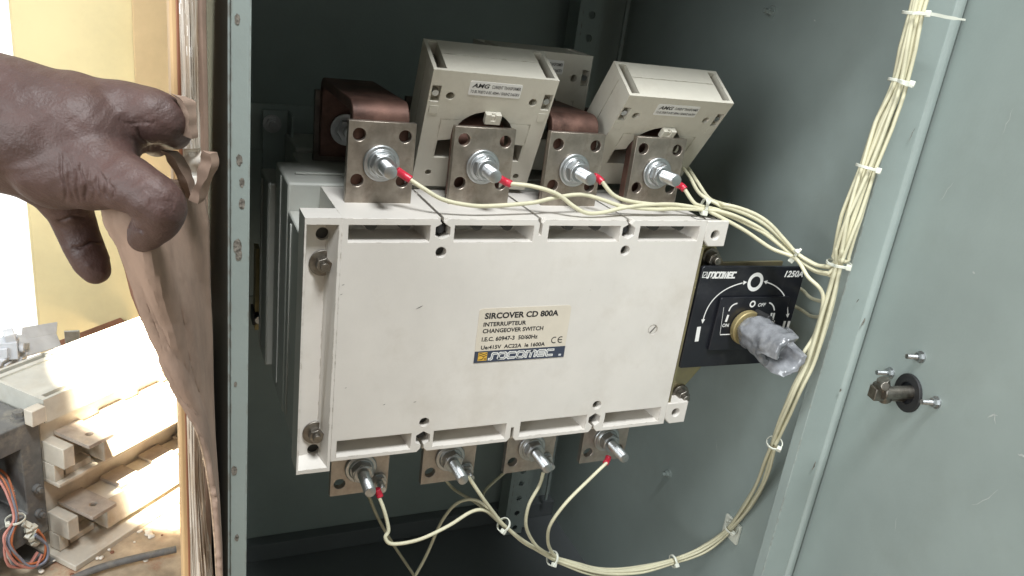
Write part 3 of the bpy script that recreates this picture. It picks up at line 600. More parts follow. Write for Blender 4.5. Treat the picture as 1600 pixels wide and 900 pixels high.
# refine along the shaft
fine = []
for a, c in zip(rs, rs[1:]):
    for k in range(4): fine.append([p.lerp(q, k/4) for p, q in zip(a, c)])
fine.append(rs[-1]); rings(b, fine)
for v in b.verts: v.co += Vector((noise.noise(v.co*160), noise.noise(v.co*160+Vector((5, 0, 0))), noise.noise(v.co*160+Vector((0, 9, 0)))))*.0013
obj('wrapped_shaft', b, M_FILM, sel, ang=70)

# ================================================================== WIRES
GW = 'cream wires of the harness'
WR = .0017
def wire(pts, label, r=WR, m=None, red=None, group=GW, raw=False):
    path = pts if raw else spline(pts, 7)
    root = thing('wire', label, 'wire', path[0], group)
    obj('insulation', tube(NB(), path, r, 8), m or M_WIRE, root, ang=80)
    if red:
        P = [Vector(p) for p in red]; obj('red_sleeve', tube(NB(), spline(P, 4), r*1.75, 12), M_RED, root, bev=.0004, ang=60)
    return root
def bundle(cl, ties, offs, tight=.0052, loose=.0085):
    """centre line -> function giving wire i its own strand; strands close up at the ties and cross between them"""
    path = spline(cl, 10); s = [0]
    for a, c in zip(path, path[1:]): s.append(s[-1]+(c-a).length)
    ts = []
    for t in ties: k = min(range(len(path)), key=lambda j: (path[j]-t).length); ts.append(s[k])
    def strand(i, n):
        out = []; x = None; rnd = random.Random(i*13+n)
        a0 = 2*math.pi*i/n+rnd.uniform(-.3, .3); tw = rnd.uniform(-10, 10); rad = .35+.75*((i*7) % n)/n
        for k, p in enumerate(path):
            d = (path[min(k+1, len(path)-1)]-path[max(k-1, 0)]).normalized()
            if x is None: x = frame(d)[0]
            x = (x-d*x.dot(d)).normalized(); y = d.cross(x)
            dist = min(abs(s[k]-t) for t in ts); R = tight+(loose-tight)*min(1, dist/.045); a = a0+tw*s[k]+.5*math.sin(s[k]*25+i)
            out.append(p+x*(R*rad*math.cos(a))+y*(R*rad*math.sin(a)))
        return out
    return strand, path
yj = YF-.011
# vertical run on the right jamb (top to the split), then the low run back to the lower studs
V_up = [at(1452, -60, y=yj), at(1432, 20, y=yj), at(1408, 128, y=yj), at(1382, 195, y=yj), at(1357, 262, y=yj), at(1328, 345, y=yj), at(1311, 412, y=yj)]
V_dn = [at(1294, 478, y=yj-.001), at(1268, 560, y=yj), at(1242, 615, y=yj+.004), at(1210, 692, y=-.035), at(1185, 762, y=-.002), at(1142, 824, x=.308), at(1100, 858, y=.05), at(1052, 877, y=.052), at(990, 892, y=.050), at(930, 893, y=.045), at(863, 872, y=.040)]
ties_up = [V_up[1], V_up[2], V_up[4], V_up[6]]; ties_dn = [V_dn[3], V_dn[5], V_dn[7], V_dn[10]]
NW = 14
strand, _ = bundle(V_up, ties_up, NW, .0078, .0105)
strd, _ = bundle([V_up[-1]]+V_dn, [V_up[-1]]+ties_dn, 7, .0055, .0100)
# upper branch: split (1311,412) <- tie (1243,398) <- tie (1104,322)
B_up = [at(1100, 323, y=.012), at(1148, 334, y=.004), at(1190, 353, y=-.004), at(1218, 376, y=-.012), at(1243, 399, y=-.022), at(1275, 419, y=-.04), at(1300, 424, y=-.055)]
strb, _ = bundle(B_up, [B_up[0], B_up[4]], 6, .0044, .0075)
top_start = [
 ([(640, 280, .018), (664, 296, .012), (690, 311, .008), (722, 319, .006), (760, 322, .006), (830, 317, .010), (866, 309, .012), (907, 304, .014), (938, 311, .012), (972, 322, .010), (1021, 327, .010), (1064, 326, .012)], [(620, 266, .0215), (630, 273, .021), (642, 281, .018)], 'leftmost'),
 ([(797, 287, .018), (832, 291, .014), (870, 303, .010), (897, 323, .006), (918, 333, .005), (942, 332, .006), (973, 325, .008), (1014, 320, .010), (1060, 320, .012)], [(781, 279, .0215), (790, 284, .021), (799, 288, .018)], 'second'),
 ([(940, 283, .018), (959, 305, .014), (987, 315, .012), (1030, 320, .012), (1066, 323, .013)], [(928, 275, .0215), (935, 279, .021), (941, 285, .018)], 'third'),
 ([(1068, 293, .020), (1082, 314, .014), (1092, 321, .012)], [(1059, 288, .0215), (1065, 291, .021), (1070, 296, .018)], 'rightmost')]
for i, (pts, red, wh) in enumerate(top_start):
    P = spline([at(u, v, y=y) for u, v, y in pts]+[strb(i, 6)[4]], 7)[:-1]+strb(i, 6)[4:]
    P2 = strand(i, NW)[::-1]
    Pm = spline([P[-2], P[-1], P[-1].lerp(P2[3], .5)+Vector((.002, -.002, -.001)), P2[3], P2[4]], 6)
    wire(P[:-2]+Pm[:-1]+P2[4:], 'cream wire with red sleeve at the %s upper stud, running right into the bundle' % wh, red=[at(u, v, y=y) for u, v, y in red], raw=True)
for i, pts in ((4, [(1062, 255, .075), (1078, 277, .06), (1094, 303, .03)]), (5, [(1075, 262, .075), (1090, 285, .055), (1108, 310, .03)])):
    P = spline([at(u, v, y=y) for u, v, y in pts]+[strb(i, 6)[6]], 7)[:-1]+strb(i, 6)[6:]
    P2 = strand(i, NW)[::-1]; Pm = spline([P[-2], P[-1], P[-1].lerp(P2[3], .5)+Vector((.002, -.001, .001)), P2[3], P2[4]], 6)
    wire(P[:-2]+Pm[:-1]+P2[4:], 'cream wire coming out behind the right hand transformer, %s of the two' % ('nearer' if i == 4 else 'further'), raw=True)
# a wire that leaves the upper branch and drops past the selector
P2 = strand(6, NW)[::-1]
wire([at(1100, 326, y=.010), at(1160, 358, y=-.002), at(1205, 388, y=-.014), at(1243, 404, y=-.028), at(1262, 432, y=-.045), at(1286, 462, y=-.058), at(1274, 520, y=-.058), at(1252, 560, y=-.056), at(1246, 610, y=-.05), at(1212, 694, y=-.037)], 'cream wire that drops past the corner of the black selector plate into the low bundle')
wire([at(1225, 440, y=.03), at(1252, 452, y=.02), at(1268, 466, y=-.005), at(1290, 470, y=-.045), at(1300, 455, y=-.055), at(1322, 380, y=-.06)], 'short cream wire looping behind the selector plate, upper of the two')
wire([at(1225, 470, y=.03), at(1252, 484, y=.02), at(1268, 494, y=-.005), at(1284, 492, y=-.045), at(1298, 468, y=-.056), at(1320, 385, y=-.06)], 'short cream wire looping behind the selector plate, lower of the two')
low_start = [
 ([(592, 776, .022), (601, 805, .015), (607, 838, .010), (600, 836, .010), (612, 849, .008), (655, 843, .008), (700, 822, .014), (738, 799, .022), (762, 799, .026), (787, 820, .030), (822, 850, .036)], [(589, 764, .024), (592, 771, .0235), (594, 777, .022)], 'leftmost'),
 ([(732, 745, .020), (752, 775, .020), (772, 802, .026), (789, 822, .030), (826, 850, .036)], None, 'second'),
 ([(849, 738, .018), (843, 758, .016), (826, 790, .016), (822, 822, .020), (834, 848, .030), (850, 862, .036)], None, 'third'),
 ([(949, 722, .018), (925, 745, .014), (885, 785, .010), (860, 820, .012), (856, 845, .022), (862, 862, .034)], [(951, 713, .024), (949, 719, .0215), (946, 724, .018)], 'rightmost')]
low_start[0] = ([(592, 776, .022), (601, 800, .016), (607, 828, .012), (602, 840, .010), (614, 850, .008), (655, 843, .008), (700, 822, .014), (738, 799, .022), (762, 799, .026), (787, 820, .030), (822, 850, .036)],)+low_start[0][1:]
for i, (pts, red, wh) in enumerate(low_start):
    st_ = strd(i, 7)[::-1]; P = spline([at(u, v, y=y) for u, v, y in pts]+[st_[1]], 7)[:-1]+st_[1:]
    P2 = strand(7+i, NW)[::-1]; Pm = spline([P[-2], P[-1], P2[1], P2[2]], 5)
    wire(P[:-2]+Pm[:-1]+P2[2:], 'cream wire from the %s lower stud, sagging into the bundle below the switch' % wh, red=[at(u, v, y=y) for u, v, y in red] if red else None, raw=True)
GB = 'dull wires behind the lower terminals'
wire([at(570, 760, y=.10), at(592, 812, y=.11), at(618, 856, y=.12), at(650, 905, y=.13), at(664, 940, y=.13)], 'dull wire falling behind the leftmost lower stud to the cabinet bottom', .0016, M_WIRED, group=GB)
for i, pts, lb in ((4, [(640, 915, .10), (665, 870, .09), (690, 815, .08), (715, 786, .07), (745, 782, .06), (775, 806, .04), (789, 822, .033), (830, 853, .036)], 'dull wire rising from the cabinet bottom and arching into the low bundle'),
                   (5, [(690, 742, .13), (710, 765, .12), (745, 786, .08), (776, 812, .04), (790, 824, .033), (824, 850, .036)], 'dull wire coming out from behind the second lower terminal plate into the low bundle'),
                   (6, [(795, 733, .14), (775, 750, .13), (757, 768, .11), (756, 782, .07), (772, 804, .04), (789, 823, .032), (828, 852, .036)], 'dull wire slanting down behind the third lower terminal, then turning into the low bundle')):
    st_ = strd(i, 7)[::-1]; P = spline([at(u, v, y=y) for u, v, y in pts]+[st_[1]], 7)[:-1]+st_[1:]
    P2 = strand(7+i, NW)[::-1]; Pm = spline([P[-2], P[-1], P2[1], P2[2]], 5)
    wire(P[:-2]+Pm[:-1]+P2[2:], lb, .0016, M_WIRE, group=GW, raw=True)
def tie(p, d, rx, label, tail=None, head=True, tw=.0024):
    p = Vector(p); d = Vector(d).normalized(); root = thing('cable_tie', label, 'cable tie', p, 'nylon ties round the wire bundles')
    x, y = frame(d); n = 24
    b = NB(); cyc = []
    for k in range(n):
        a = 2*math.pi*k/n; r = x*math.cos(a)*rx+y*math.sin(a)*rx; ru = r.normalized()
        cyc.append([b.verts.new(p+r+ru*e+d*f) for e, f in ((0, -tw/2), (.0011, -tw/2), (.0011, tw/2), (0, tw/2))])
    for k in range(n):
        A_, B_ = cyc[k], cyc[(k+1) % n]
        for j in range(4): b.faces.new((A_[j], A_[(j+1) % 4], B_[(j+1) % 4], B_[j]))
    obj('band', b, M_NYLON, root, bev=.0003)
    tocam = (CAM-p); tocam = (tocam-d*tocam.dot(d)).normalized(); side = d.cross(tocam)
    hp = p+tocam*rx*.6+side*rx*.85
    if head:
        hb = NB(); M = Matrix((( *side, ), ( *d, ), ( *tocam, ))).transposed(); box(hb, -.0022, .0022, -.0024, .0024, -.0015, .0028)
        obj('head', hb, M_NYLON, root, Matrix.Translation(hp)@M.to_4x4(), bev=.0006)
    if tail:
        P = spline([p+tocam*(rx+.0008)-side*rx*.3]+[Vector(q) for q in tail], 5); tb = NB()
        rs = []
        for i, q in enumerate(P):
            dd_ = (P[min(i+1, len(P)-1)]-P[max(i-1, 0)]).normalized(); s2 = (d-dd_*d.dot(dd_)).normalized(); u2 = dd_.cross(s2); wv = tw/2*(1 if i < len(P)-3 else .6)
            rs.append([q+s2*wv+u2*.0005, q-s2*wv+u2*.0005, q-s2*wv-u2*.0005, q+s2*wv-u2*.0005])
        obj('tail', rings(tb, rs), M_NYLON, root)
Dv = V_up[2]-V_up[4]
tie(V_up[1], V_up[1]-V_up[2], .0092, 'white cable tie with the long free tail, at the top of the jamb bundle', tail=[at(1455, 22, y=yj-.012), at(1480, 27, y=yj-.012), at(1508, 31, y=yj-.013)])
tie(V_up[2], Dv, .0092, 'white cable tie with a short tail, second from the top of the jamb bundle', tail=[at(1412, 130, y=yj-.012), at(1425, 136, y=yj-.014)])
tie(V_up[4], Dv, .0092, 'white cable tie without tail, half way up the jamb bundle', head=True)
tie(V_up[6], V_up[5]-V_dn[0], .0095, 'white cable tie where the upper branch joins the jamb bundle', tail=[at(1302, 414, y=yj-.011), at(1294, 411, y=yj-.011)])
tie(V_dn[3], V_dn[2]-V_dn[4], .0068, 'white cable tie below the wrapped shaft, where the bundle leaves the jamb')
tie(V_dn[7], V_dn[6]-V_dn[8], .0066, 'white cable tie on the low bundle, right of the cabinet middle')
tie(V_dn[10], V_dn[9]-V_dn[10], .0068, 'white cable tie on the low bundle below the third lower stud')
tie(at(787, 820, y=.030), at(822, 850, y=.036)-at(755, 797, y=.026), .0062, 'white cable tie on the low bundle, leftmost, below the second lower stud')
tie(B_up[4], B_up[5]-B_up[3], .0066, 'white cable tie on the upper branch, above the black selector plate', tail=[at(1242, 392, y=-.032), at(1252, 390, y=-.034)])
tie(B_up[0], B_up[1]-B_up[0], .0062, 'small white cable tie just above the right ear of the switch', tail=[at(1106, 318, y=.004), at(1112, 312, y=.004)])
# adhesive tie mount on the right wall
q = at(1145, 826, x=XR); t = thing('tie_mount', 'white adhesive tie mount stuck on the right cabinet wall under the low bundle', 'tie mount', q)
obj('base', box(NB(), XR-.004, XR-.0004, q.y-.014, q.y+.012, q.z-.012, q.z+.013), M_NYLON, t, bev=.0008)
tie(V_dn[5], V_dn[4]-V_dn[6], .0070, 'white cable tie holding the low bundle to the adhesive mount on the wall')

# ================================================================== WRAPPED TIMBER AND CARDBOARD
t = thing('timber_board', 'upright timber board edge with a red brown stripe, left of the cabinet post', 'board', (-.257, -.1, -.402))
obj('board', box(NB(), -.2640, -.2565, -.118, -.02, -.402, .62), M_WOOD, t, bev=.0012)
obj('stripe', box(NB(), -.2612, -.2582, -.1192, -.1182, -.402, .62), M_WOODR, t, bev=.0004)
# crinkled film over the board's front
b = NB(); g = {}; nu, nv = 22, 220
for i in range(nu+1):
    for j in range(nv+1):
        z = -.40+1.0*j/nv; f = i/nu; x = -.2598+(.0082+.0055*max(0, min(1, (-.02-z)/.1)))*f
        x += .0012*noise.noise(Vector((1.3, f*2, z*9))); y = -.1212-.0035*math.sin(math.pi*f)-.0042*abs(noise.noise(Vector((f*6+z*1.5, 2, z*4))))-.0026*abs(noise.noise(Vector((f*13-z*5, 4, z*17))))
        g[i, j] = b.verts.new((x, y, z))
for i in range(nu):
    for j in range(nv): b.faces.new((g[i, j], g[i+1, j], g[i+1, j+1], g[i, j+1]))
tag(obj('stretch_film', b, M_WRAP, ang=16), 'shiny crinkled stretch film wound over the upright timber board', 'film')
# cardboard: upright sheet edge against the cabinet and the torn flap pulled by the hand
cb = thing('cardboard_sheet', 'torn brown cardboard being peeled off beside the cabinet by the hand', 'cardboard', (-.25, -.12, -.402))
b = NB(); g = {}; nu, nv = 6, 120
for i in range(nu+1):
    for j in range(nv+1):
        z = -.402+1.02*j/nv; f = i/nu
        wv = .0009*noise.noise(Vector((2, f*2, z*14))); g[i, j] = b.verts.new((-.2525+.0042*f+wv, -.124+.003*abs(f-.4)+wv, z))
for i in range(nu):
    for j in range(nv): b.faces.new((g[i, j], g[i+1, j], g[i+1, j+1], g[i, j+1]))
o = obj('upright_sheet', b, M_CARD, cb, ang=80); md = o.modifiers.new('thick', 'SOLIDIFY'); md.thickness = .004; md.offset = -1
b = box(NB(), -.2525, -.2492, -.1195, .44, -.402, .62); obj('upright_sheet', b, M_CARD, cb)
def lerp_tab(tab, v):
    for (v0, a), (v1, c) in zip(tab, tab[1:]):
        if v <= v1: f = max(0, (v-v0)/(v1-v0)); return a+(c-a)*f
    return tab[-1][1]
LT = [(275, 176), (300, 163), (345, 168), (380, 188), (440, 210), (480, 224), (520, 238), (560, 254), (600, 272), (640, 294), (680, 311), (720, 321), (780, 331), (850, 337), (930, 341)]
RT_ = [(275, 300), (300, 312), (345, 319), (440, 321), (520, 325), (600, 326), (680, 329), (780, 336), (850, 340), (930, 342)]
b = NB(); g = {}; nu, nv = 40, 150
for j in range(nv+1):
    v = 275+(930-275)*j/nv; ul, ur = lerp_tab(LT, v), lerp_tab(RT_, v)
    for i in range(nu+1):
        f = i/nu; y = -.163+.036*f**1.3-.012*math.sin(math.pi*f)*min(1, (ur-ul)/100)
        p = at(ul+(ur-ul)*f+(1.5*noise.noise(Vector((0, v*.15, 7))) if i == 0 else 0), v, y=y)
        cr = abs(noise.noise(Vector((f*2.6-v*.004, v*.006, 2))))*.0035+.0012*noise.noise(Vector((f*7-v*.01, v*.008, 5)))+.0005*abs(noise.noise(Vector((f*16, v*.05, 9))))+.0062*abs(((f*2.3+.25*noise.noise(Vector((f*2, v*.008, 1)))+.0006*v) % 1)-.5)*min(1, 4*f)*min(1, (ur-ul)/60)+.0035*abs(((f*1.2-v*.0035) % 1)-.5)*min(1, (ur-ul)/120)
        g[i, j] = b.verts.new(p+Vector((0, -cr*min(1, .15+(ur-ul)/75), 0)))
for i in range(nu):
    for j in range(nv): b.faces.new((g[i, j], g[i+1, j], g[i+1, j+1], g[i, j+1]))
flap = obj('torn_flap', b, M_CARD, cb, ang=24); md = flap.modifiers.new('thick', 'SOLIDIFY'); md.thickness = .0026; md.offset = 1
obj('torn_edge', tube(NB(), [g_ for g_ in [flap.data.vertices[i].co.copy() for i in range(0, 0)]] or spline([at(lerp_tab(LT, v)-.5, v, y=-.1615) for v in range(350, 930, 20)], 3), .0008, 6), M_CARDE, cb, ang=80)
b = NB(); LB = [(352, 176, 8), (380, 190, 10), (420, 203, 9), (460, 214, 10), (500, 229, 9), (530, 242, 4)]; rs = []
for v, u, wd in LB: rs.append([at(u-wd, v, y=-.150), at(u-wd*.3, v+2, y=-.154), at(u+6, v, y=-.152), at(u+6, v, y=-.150)])
obj('backing_strip', rings(b, rs), M_PLANK, cb, ang=60)
b = NB(); g = {}
for i in range(7):
    for j in range(15):
        v = 372+88*j/14; u = 183+ (v-372)*.36-5+10*i/6; p = at(u, v, y=-.158); g[i, j] = b.verts.new(p+Vector((0, -.006*abs(noise.noise(p*140)), 0)))
for i in range(6):
    for j in range(14): b.faces.new((g[i, j], g[i+1, j], g[i+1, j+1], g[i, j+1]))
obj('film_shred', b, M_WRAP, cb, ang=20)
for k, pts in enumerate(([(262, 236), (274, 250), (290, 280), (303, 312)], [(328, 238), (326, 262), (316, 290), (306, 315)], [(278, 150), (290, 160), (295, 185), (298, 215)])):
    P = spline([at(u, v, y=-.152-.004*k) for u, v in pts], 6); rs = []
    for i, p in enumerate(P):
        wv = .0042*(1-.55*abs(i/(len(P)-1)-.4)); rs.append([p+Vector((-wv, -.001, .001)), p+Vector((0, -.0035, 0)), p+Vector((wv, .001, 0)), p+Vector((0, .0015, 0))])
    b = rings(NB(), rs); bmesh.ops.subdivide_edges(b, edges=b.edges, cuts=1)
    for v in b.verts: v.co += Vector((noise.noise(v.co*180), noise.noise(v.co*180+Vector((3, 3, 0))), 0))*.0014
    obj('torn_strip', b, M_CARD, cb, ang=60)
# crumpled film showing in the tear
b = NB(); g = {}
for i in range(13):
    for j in range(17):
        p = at(286+28*i/12, 228+80*j/16, y=-.135); g[i, j] = b.verts.new(p+Vector((0, -.012*abs(noise.noise(p*90)), 0)))
for i in range(12):
    for j in range(16): b.faces.new((g[i, j], g[i+1, j], g[i+1, j+1], g[i, j+1]))
tag(obj('film_scrap', b, M_WRAP, ang=30), 'crumpled shiny film bulging through the tear beside the fingers', 'film')

# ================================================================== ARM AND HAND
def blob(bm, p, r):
    bmesh.ops.create_icosphere(bm, subdivisions=3, radius=r, matrix=Matrix.Translation(p))
HS = .87
def chain(bm, pts, k=8):
    """tapering rounded limb through (u, v, depth, radius) stations"""
    k_ = lambda u: max(0, min(1, (u-120)/120))
    P = [at(u-10*k_(u), v-9*k_(u), d=d*HS) for u, v, d, r in pts]; Rr = [q[3]*HS*(1-.12*k_(q[0])) for q in pts]
    path = spline(P, k); rad = []
    for i in range(len(P)-1):
        for j in range(k): f = j/k; f = f*f*(3-2*f); rad.append(Rr[i]*(1-f)+Rr[i+1]*f)
    rad.append(Rr[-1]); tube(bm, path, rad, 20); blob(bm, path[0], rad[0]); blob(bm, path[-1], rad[-1])
h = NB(); mm = .001
chain(h, [(-620, 60, .44, .040), (-400, 95, .42, .037), (-220, 130, .40, .034), (-100, 160, .392, .0325), (0, 185, .385, .0310), (70, 203, .385, .0300), (120, 215, .387, .0295)])
chain(h, [(-560, 150, .44, .030), (-220, 200, .41, .026), (-60, 215, .40, .025), (40, 232, .392, .0245), (100, 252, .390, .022)])
chain(h, [(60, 200, .390, .0305), (130, 200, .392, .026), (185, 192, .395, .0205), (215, 188, .398, .0165)])      # back of the hand
chain(h, [(110, 185, .39, .0235), (185, 184, .392, .0185), (238, 190, .392, .0168), (264, 196, .394, .0150), (279, 208, .402, .0118), (282, 218, .412, .010)])   # index finger, tip bent in behind the cardboard
chain(h, [(175, 205, .40, .017), (222, 210, .402, .0135), (245, 222, .408, .0105), (254, 232, .416, .009)])          # middle finger under it
chain(h, [(95, 250, .385, .0245), (150, 268, .378, .0205), (200, 290, .372, .0152), (240, 312, .369, .0138), (262, 330, .370, .0132), (258, 350, .377, .0125), (240, 372, .388, .0105), (232, 380, .393, .0085)])   # thumb, end joint folded back
chain(h, [(70, 265, .400, .019), (100, 310, .412, .0135), (113, 340, .420, .0112), (128, 378, .424, .0105), (145, 412, .426, .0100), (152, 424, .427, .0085)])     # finger hanging down
bmesh.ops.recalc_face_normals(h, faces=h.faces)
me = bpy.data.meshes.new('body'); h.to_mesh(me); h.free(); tmp = bpy.data.objects.new('tmp', me); WORK.collection.objects.link(tmp)
rmd = tmp.modifiers.new('r', 'REMESH'); rmd.mode = 'VOXEL'; rmd.voxel_size = .0013
smd = tmp.modifiers.new('s', 'SMOOTH'); smd.iterations = 14; smd.factor = .5; ssd = tmp.modifiers.new('d', 'SUBSURF'); ssd.levels = 1
bme = evaluated(tmp, 'arm'); bpy.data.objects.remove(tmp)
bme.materials.clear(); bme.materials.append(M_SKIN); bme.shade_smooth()
# skin folds: at the knuckle, over the thumb's root and in the joints
folds = [(at(200, 185, d=.375), at(204, 205, d=.38), .0011, .012)]
def fold_line(a, c): return [at(a[0]+(c[0]-a[0])*k/6, a[1]+(c[1]-a[1])*k/6, d=.368) for k in range(7)]
LN = []
for k in range(8): LN.append(((92+k*11, 236+k*5+6*math.sin(k*2.1)), (100+k*11+3, 318-k*1.0), (.0008, .0005, .0006)[k % 3]))
for k in range(7): LN.append(((186+k*6, 176+k*3+3*math.sin(k)), (196+k*8, 200-k*1.5), .00028))
for k in range(6): LN.append(((226+k*8, 286+k*5), (240+k*7, 322+k*3), .0004))
LN += [((198, 340), (222, 368), .0014), ((88, 344), (136, 338), .0012), ((112, 388), (160, 376), .0012), ((212, 200), (236, 238), .0010)]
def px(p):
    q = p-CAM; z = q.dot(FW); return 800+FPX*q.dot(RT)/z, 450+FPX*q.dot(DN)/z
import numpy as np
nvt = len(bme.vertices); co = np.empty(nvt*3); bme.vertices.foreach_get('co', co); co = co.reshape(-1, 3); no = np.empty(nvt*3); bme.vertices.foreach_get('normal', no); no = no.reshape(-1, 3)
rel = co-np.array(CAM); dz_ = rel@np.array(FW); U = 800+FPX*(rel@np.array(RT))/dz_; V = 450+FPX*(rel@np.array(DN))/dz_; face = np.clip(-(no*rel).sum(1)/np.linalg.norm(rel, axis=1)*2, 0, 1)
dsp = np.zeros(nvt)
for (a, c, dep) in LN:
    ax_, ay_ = c[0]-a[0], c[1]-a[1]; L2 = ax_*ax_+ay_*ay_; t_ = ((U-a[0])*ax_+(V-a[1])*ay_)/L2
    wob = 2.2*np.sin(t_*9+a[0]); nx_, ny_ = -ay_/math.sqrt(L2), ax_/math.sqrt(L2); dist = (U-a[0])*nx_+(V-a[1])*ny_-wob
    dsp -= dep*np.exp(-dist*dist/5)*np.clip(1.15-np.abs(2*t_-1)**4, 0, 1)*(np.abs(2*t_-1) < 1.15)
for a_, f_, k_ in ((.00022, 260, 0), (.00016, 520, 1.7), (.0001, 900, .6)):           # fine irregular creasing
    dsp += a_*np.sin(co[:, 0]*f_+3*np.sin(co[:, 2]*f_*.31+k_))*np.sin(co[:, 2]*f_*.8+2.5*np.sin(co[:, 1]*f_*.27+k_)+k_)
co += no*(dsp*face)[:, None]; bme.vertices.foreach_set('co', co.ravel()); bme.update()
person = thing('person', 'bare dark skinned arm reaching in from the left, pinching torn cardboard with the fingers', 'person', at(0, 190, d=.39))
obj('body', bme, None, person)

# ================================================================== OLD SWITCH ON THE FLOOR, LEFT
th = R_(43.5); ru = Vector((math.cos(th), math.sin(th), 0)); rw = Vector((math.sin(th), -math.cos(th), 0))
O0 = Vector((-.3925, .309, 0))
OM = Matrix(((ru.x, rw.x, 0, O0.x), (ru.y, rw.y, 0, O0.y), (0, 0, 1, 0), (0, 0, 0, 1)))     # local x along the row of poles, y towards its front, z up
old = thing('old_switch', 'dusty cream switch lying on its back on the sunlit floor at lower left', 'switch', M=OM@Matrix.Translation((0, 0, -.40)))
zt = -.200
b = box(NB(), .006, .30, -.092, 0, zt-.028, zt); c = NB(); c2 = NB()
for k in range(4):
    x0 = .010+k*.078
    box(c, x0+.002, x0+.064, -.0105, -.004, zt-.010, zt+.002); box(c, x0+.002, x0+.064, -.088, -.081, zt-.010, zt+.002)
    for yy in (-.013, -.079): cyl(c2, (x0+.072, yy, zt-.012), (x0+.072, yy, zt+.004), .0042, n=12); cyl(c2, (x0+.066, yy-(.009 if yy < -.05 else -.009), zt-.012), (x0+.066, yy-(.009 if yy < -.05 else -.009), zt+.004), .0032, n=12)
c4 = NB(); box(c4, .010, .295, -.0745, -.0175, zt-.0022, zt+.002)
obj('top_cover', cut(b, [c4, c2, c], M_DUSTLID, 'top_cover'), None, old, OM, bev=.0008)
obj('upper_housing', box(NB(), .006, .298, -.090, -.010, -.262, zt-.0282), M_DUSTY, old, OM, bev=.0012)
obj('lower_housing', box(NB(), .006, .298, -.090, -.018, -.40, -.2622), M_DUSTY, old, OM, bev=.0012)
obj('foot_plate', box(NB(), .0, .32, -.10, .036, -.401, -.3935), M_DUSTY, old, OM, bev=.001)
bl = shared(box(NB(), 0, .245, -.012, .024, -.043, -.0026), 'barrier', M_DUSTY)
for k in range(5):
    x0 = .0216+k*.056
    for zz, dy in ((-.250, 0), (-.342, -.002)):
        b = box(NB(), 0, .0315, -.012, .043, -.0022, .0022); c = NB(); cyl(c, (.0165, .024, -.01), (.0165, .024, .01), .0042, n=14)
        if k: b.free(); b = box(NB(), 0, .0315, -.012, .0225, -.0022, .0022)
        pm = cut(b, [c], M_DUSTTIN, 'terminal')
        obj('terminal', pm, None, old, OM@Matrix.Translation((x0, dy, zz)), bev=.0004)
        if k == 0: obj('barrier', bl, None, old, OM@Matrix.Translation((x0+.0335, dy, zz)), bev=.001)
for zz, dy in ((-.250, 0), (-.342, -.002)):
    obj('end_block', box(NB(), .007, .0205, -.012, .022+dy, zz-.028, zz-.003), M_DUSTY, old, OM, bev=.001)
    obj('end_wall', box(NB(), .007, .018, -.012, .006+dy, zz-.050, zz-.0285), M_DUSTY, old, OM, bev=.0006)
    obj('cavity_rib', box(NB(), .0215, .0535, -.012, .004+dy, zz-.050, zz-.042), M_DUSTY, old, OM, bev=.0006)
obj('ledge', box(NB(), .007, .298, -.013, .012, -.305, -.300), M_DUSTY, old, OM, bev=.001)
# grey mechanism box at the left end, with its wire loom
mb = thing('mechanism_box', 'dusty grey steel box with an open window full of wires at the left edge', 'metal box', M=OM@Matrix.Translation((-.14, 0, -.40)))
b = NB(); bx0, bx1, by0, by1, bz0, bz1 = -.150, .004, -.150, -.007, -.366, -.222
b = box(NB(), bx0, bx1, by0, by1, bz0, bz1); c = NB(); box(c, bx0-.01, bx1-.022, by1-.05, by1+.01, bz0+.036, bz1-.028); 
obj('casing', cut(b, [c], M_STEELG, 'casing'), None, mb, OM, bev=.0012)
obj('inner_plate', box(NB(), bx0+.02, bx1-.034, by1-.022, by1-.020, bz1-.075, bz1-.032), M_BLACKM, mb, OM, bev=.0005)
for (x, z) in ((bx1-.010, bz0+.030), (bx1-.010, bz0+.062)):
    b = NB(); cyl(b, (x, by1, z), (x, by1+.005, z), .005, n=14); cyl(b, (x, by1+.005, z), (x, by1+.009, z), .003, n=10); obj('box_screw', b, M_STEELG, mb, OM)
b = NB(); cyl(b, (bx1-.012, -.02, bz1), (bx1-.012, -.02, bz1+.003), .008, n=16); cyl(b, (bx1-.012, -.02, bz1+.003), (bx1-.012, -.02, bz1+.009), .0058, n=6); obj('lid_bolt', b, M_STEELG, mb, OM)
b = box(NB(), bx1-.022, bx1+.004, by1-.05, by1-.047, -.400, bz0); box(b, bx1-.022, bx1+.004, by1-.047, by1+.012, -.4005, -.397); obj('foot_bracket', b, M_STEELG, mb, OM, bev=.0006)
obj('corner_block', box(NB(), -.012, .004, -.006, .006, zt-.022, zt-.004), M_DUSTY, mb, OM, bev=.0008)
def old_at(u, v, y):
    d = ray(u, v); q = O0+rw*y; return CAM+d*((q-CAM).dot(rw)/d.dot(rw))
cols = [('grey', (.20, .20, .21)), ('dark grey', (.10, .10, .115)), ('pink', (.50, .22, .18)), ('orange', (.52, .17, .07)), ('white', (.55, .52, .47)), ('bluish grey', (.23, .26, .33))]
mats = [mat(n_.replace(' ', '_')+'_loom_wire', c_, .5, var=.1, scale=60) for n_, c_ in cols]
lw_ = [(-20, 735), (4, 742), (20, 770), (26, 800), (33, 812)]
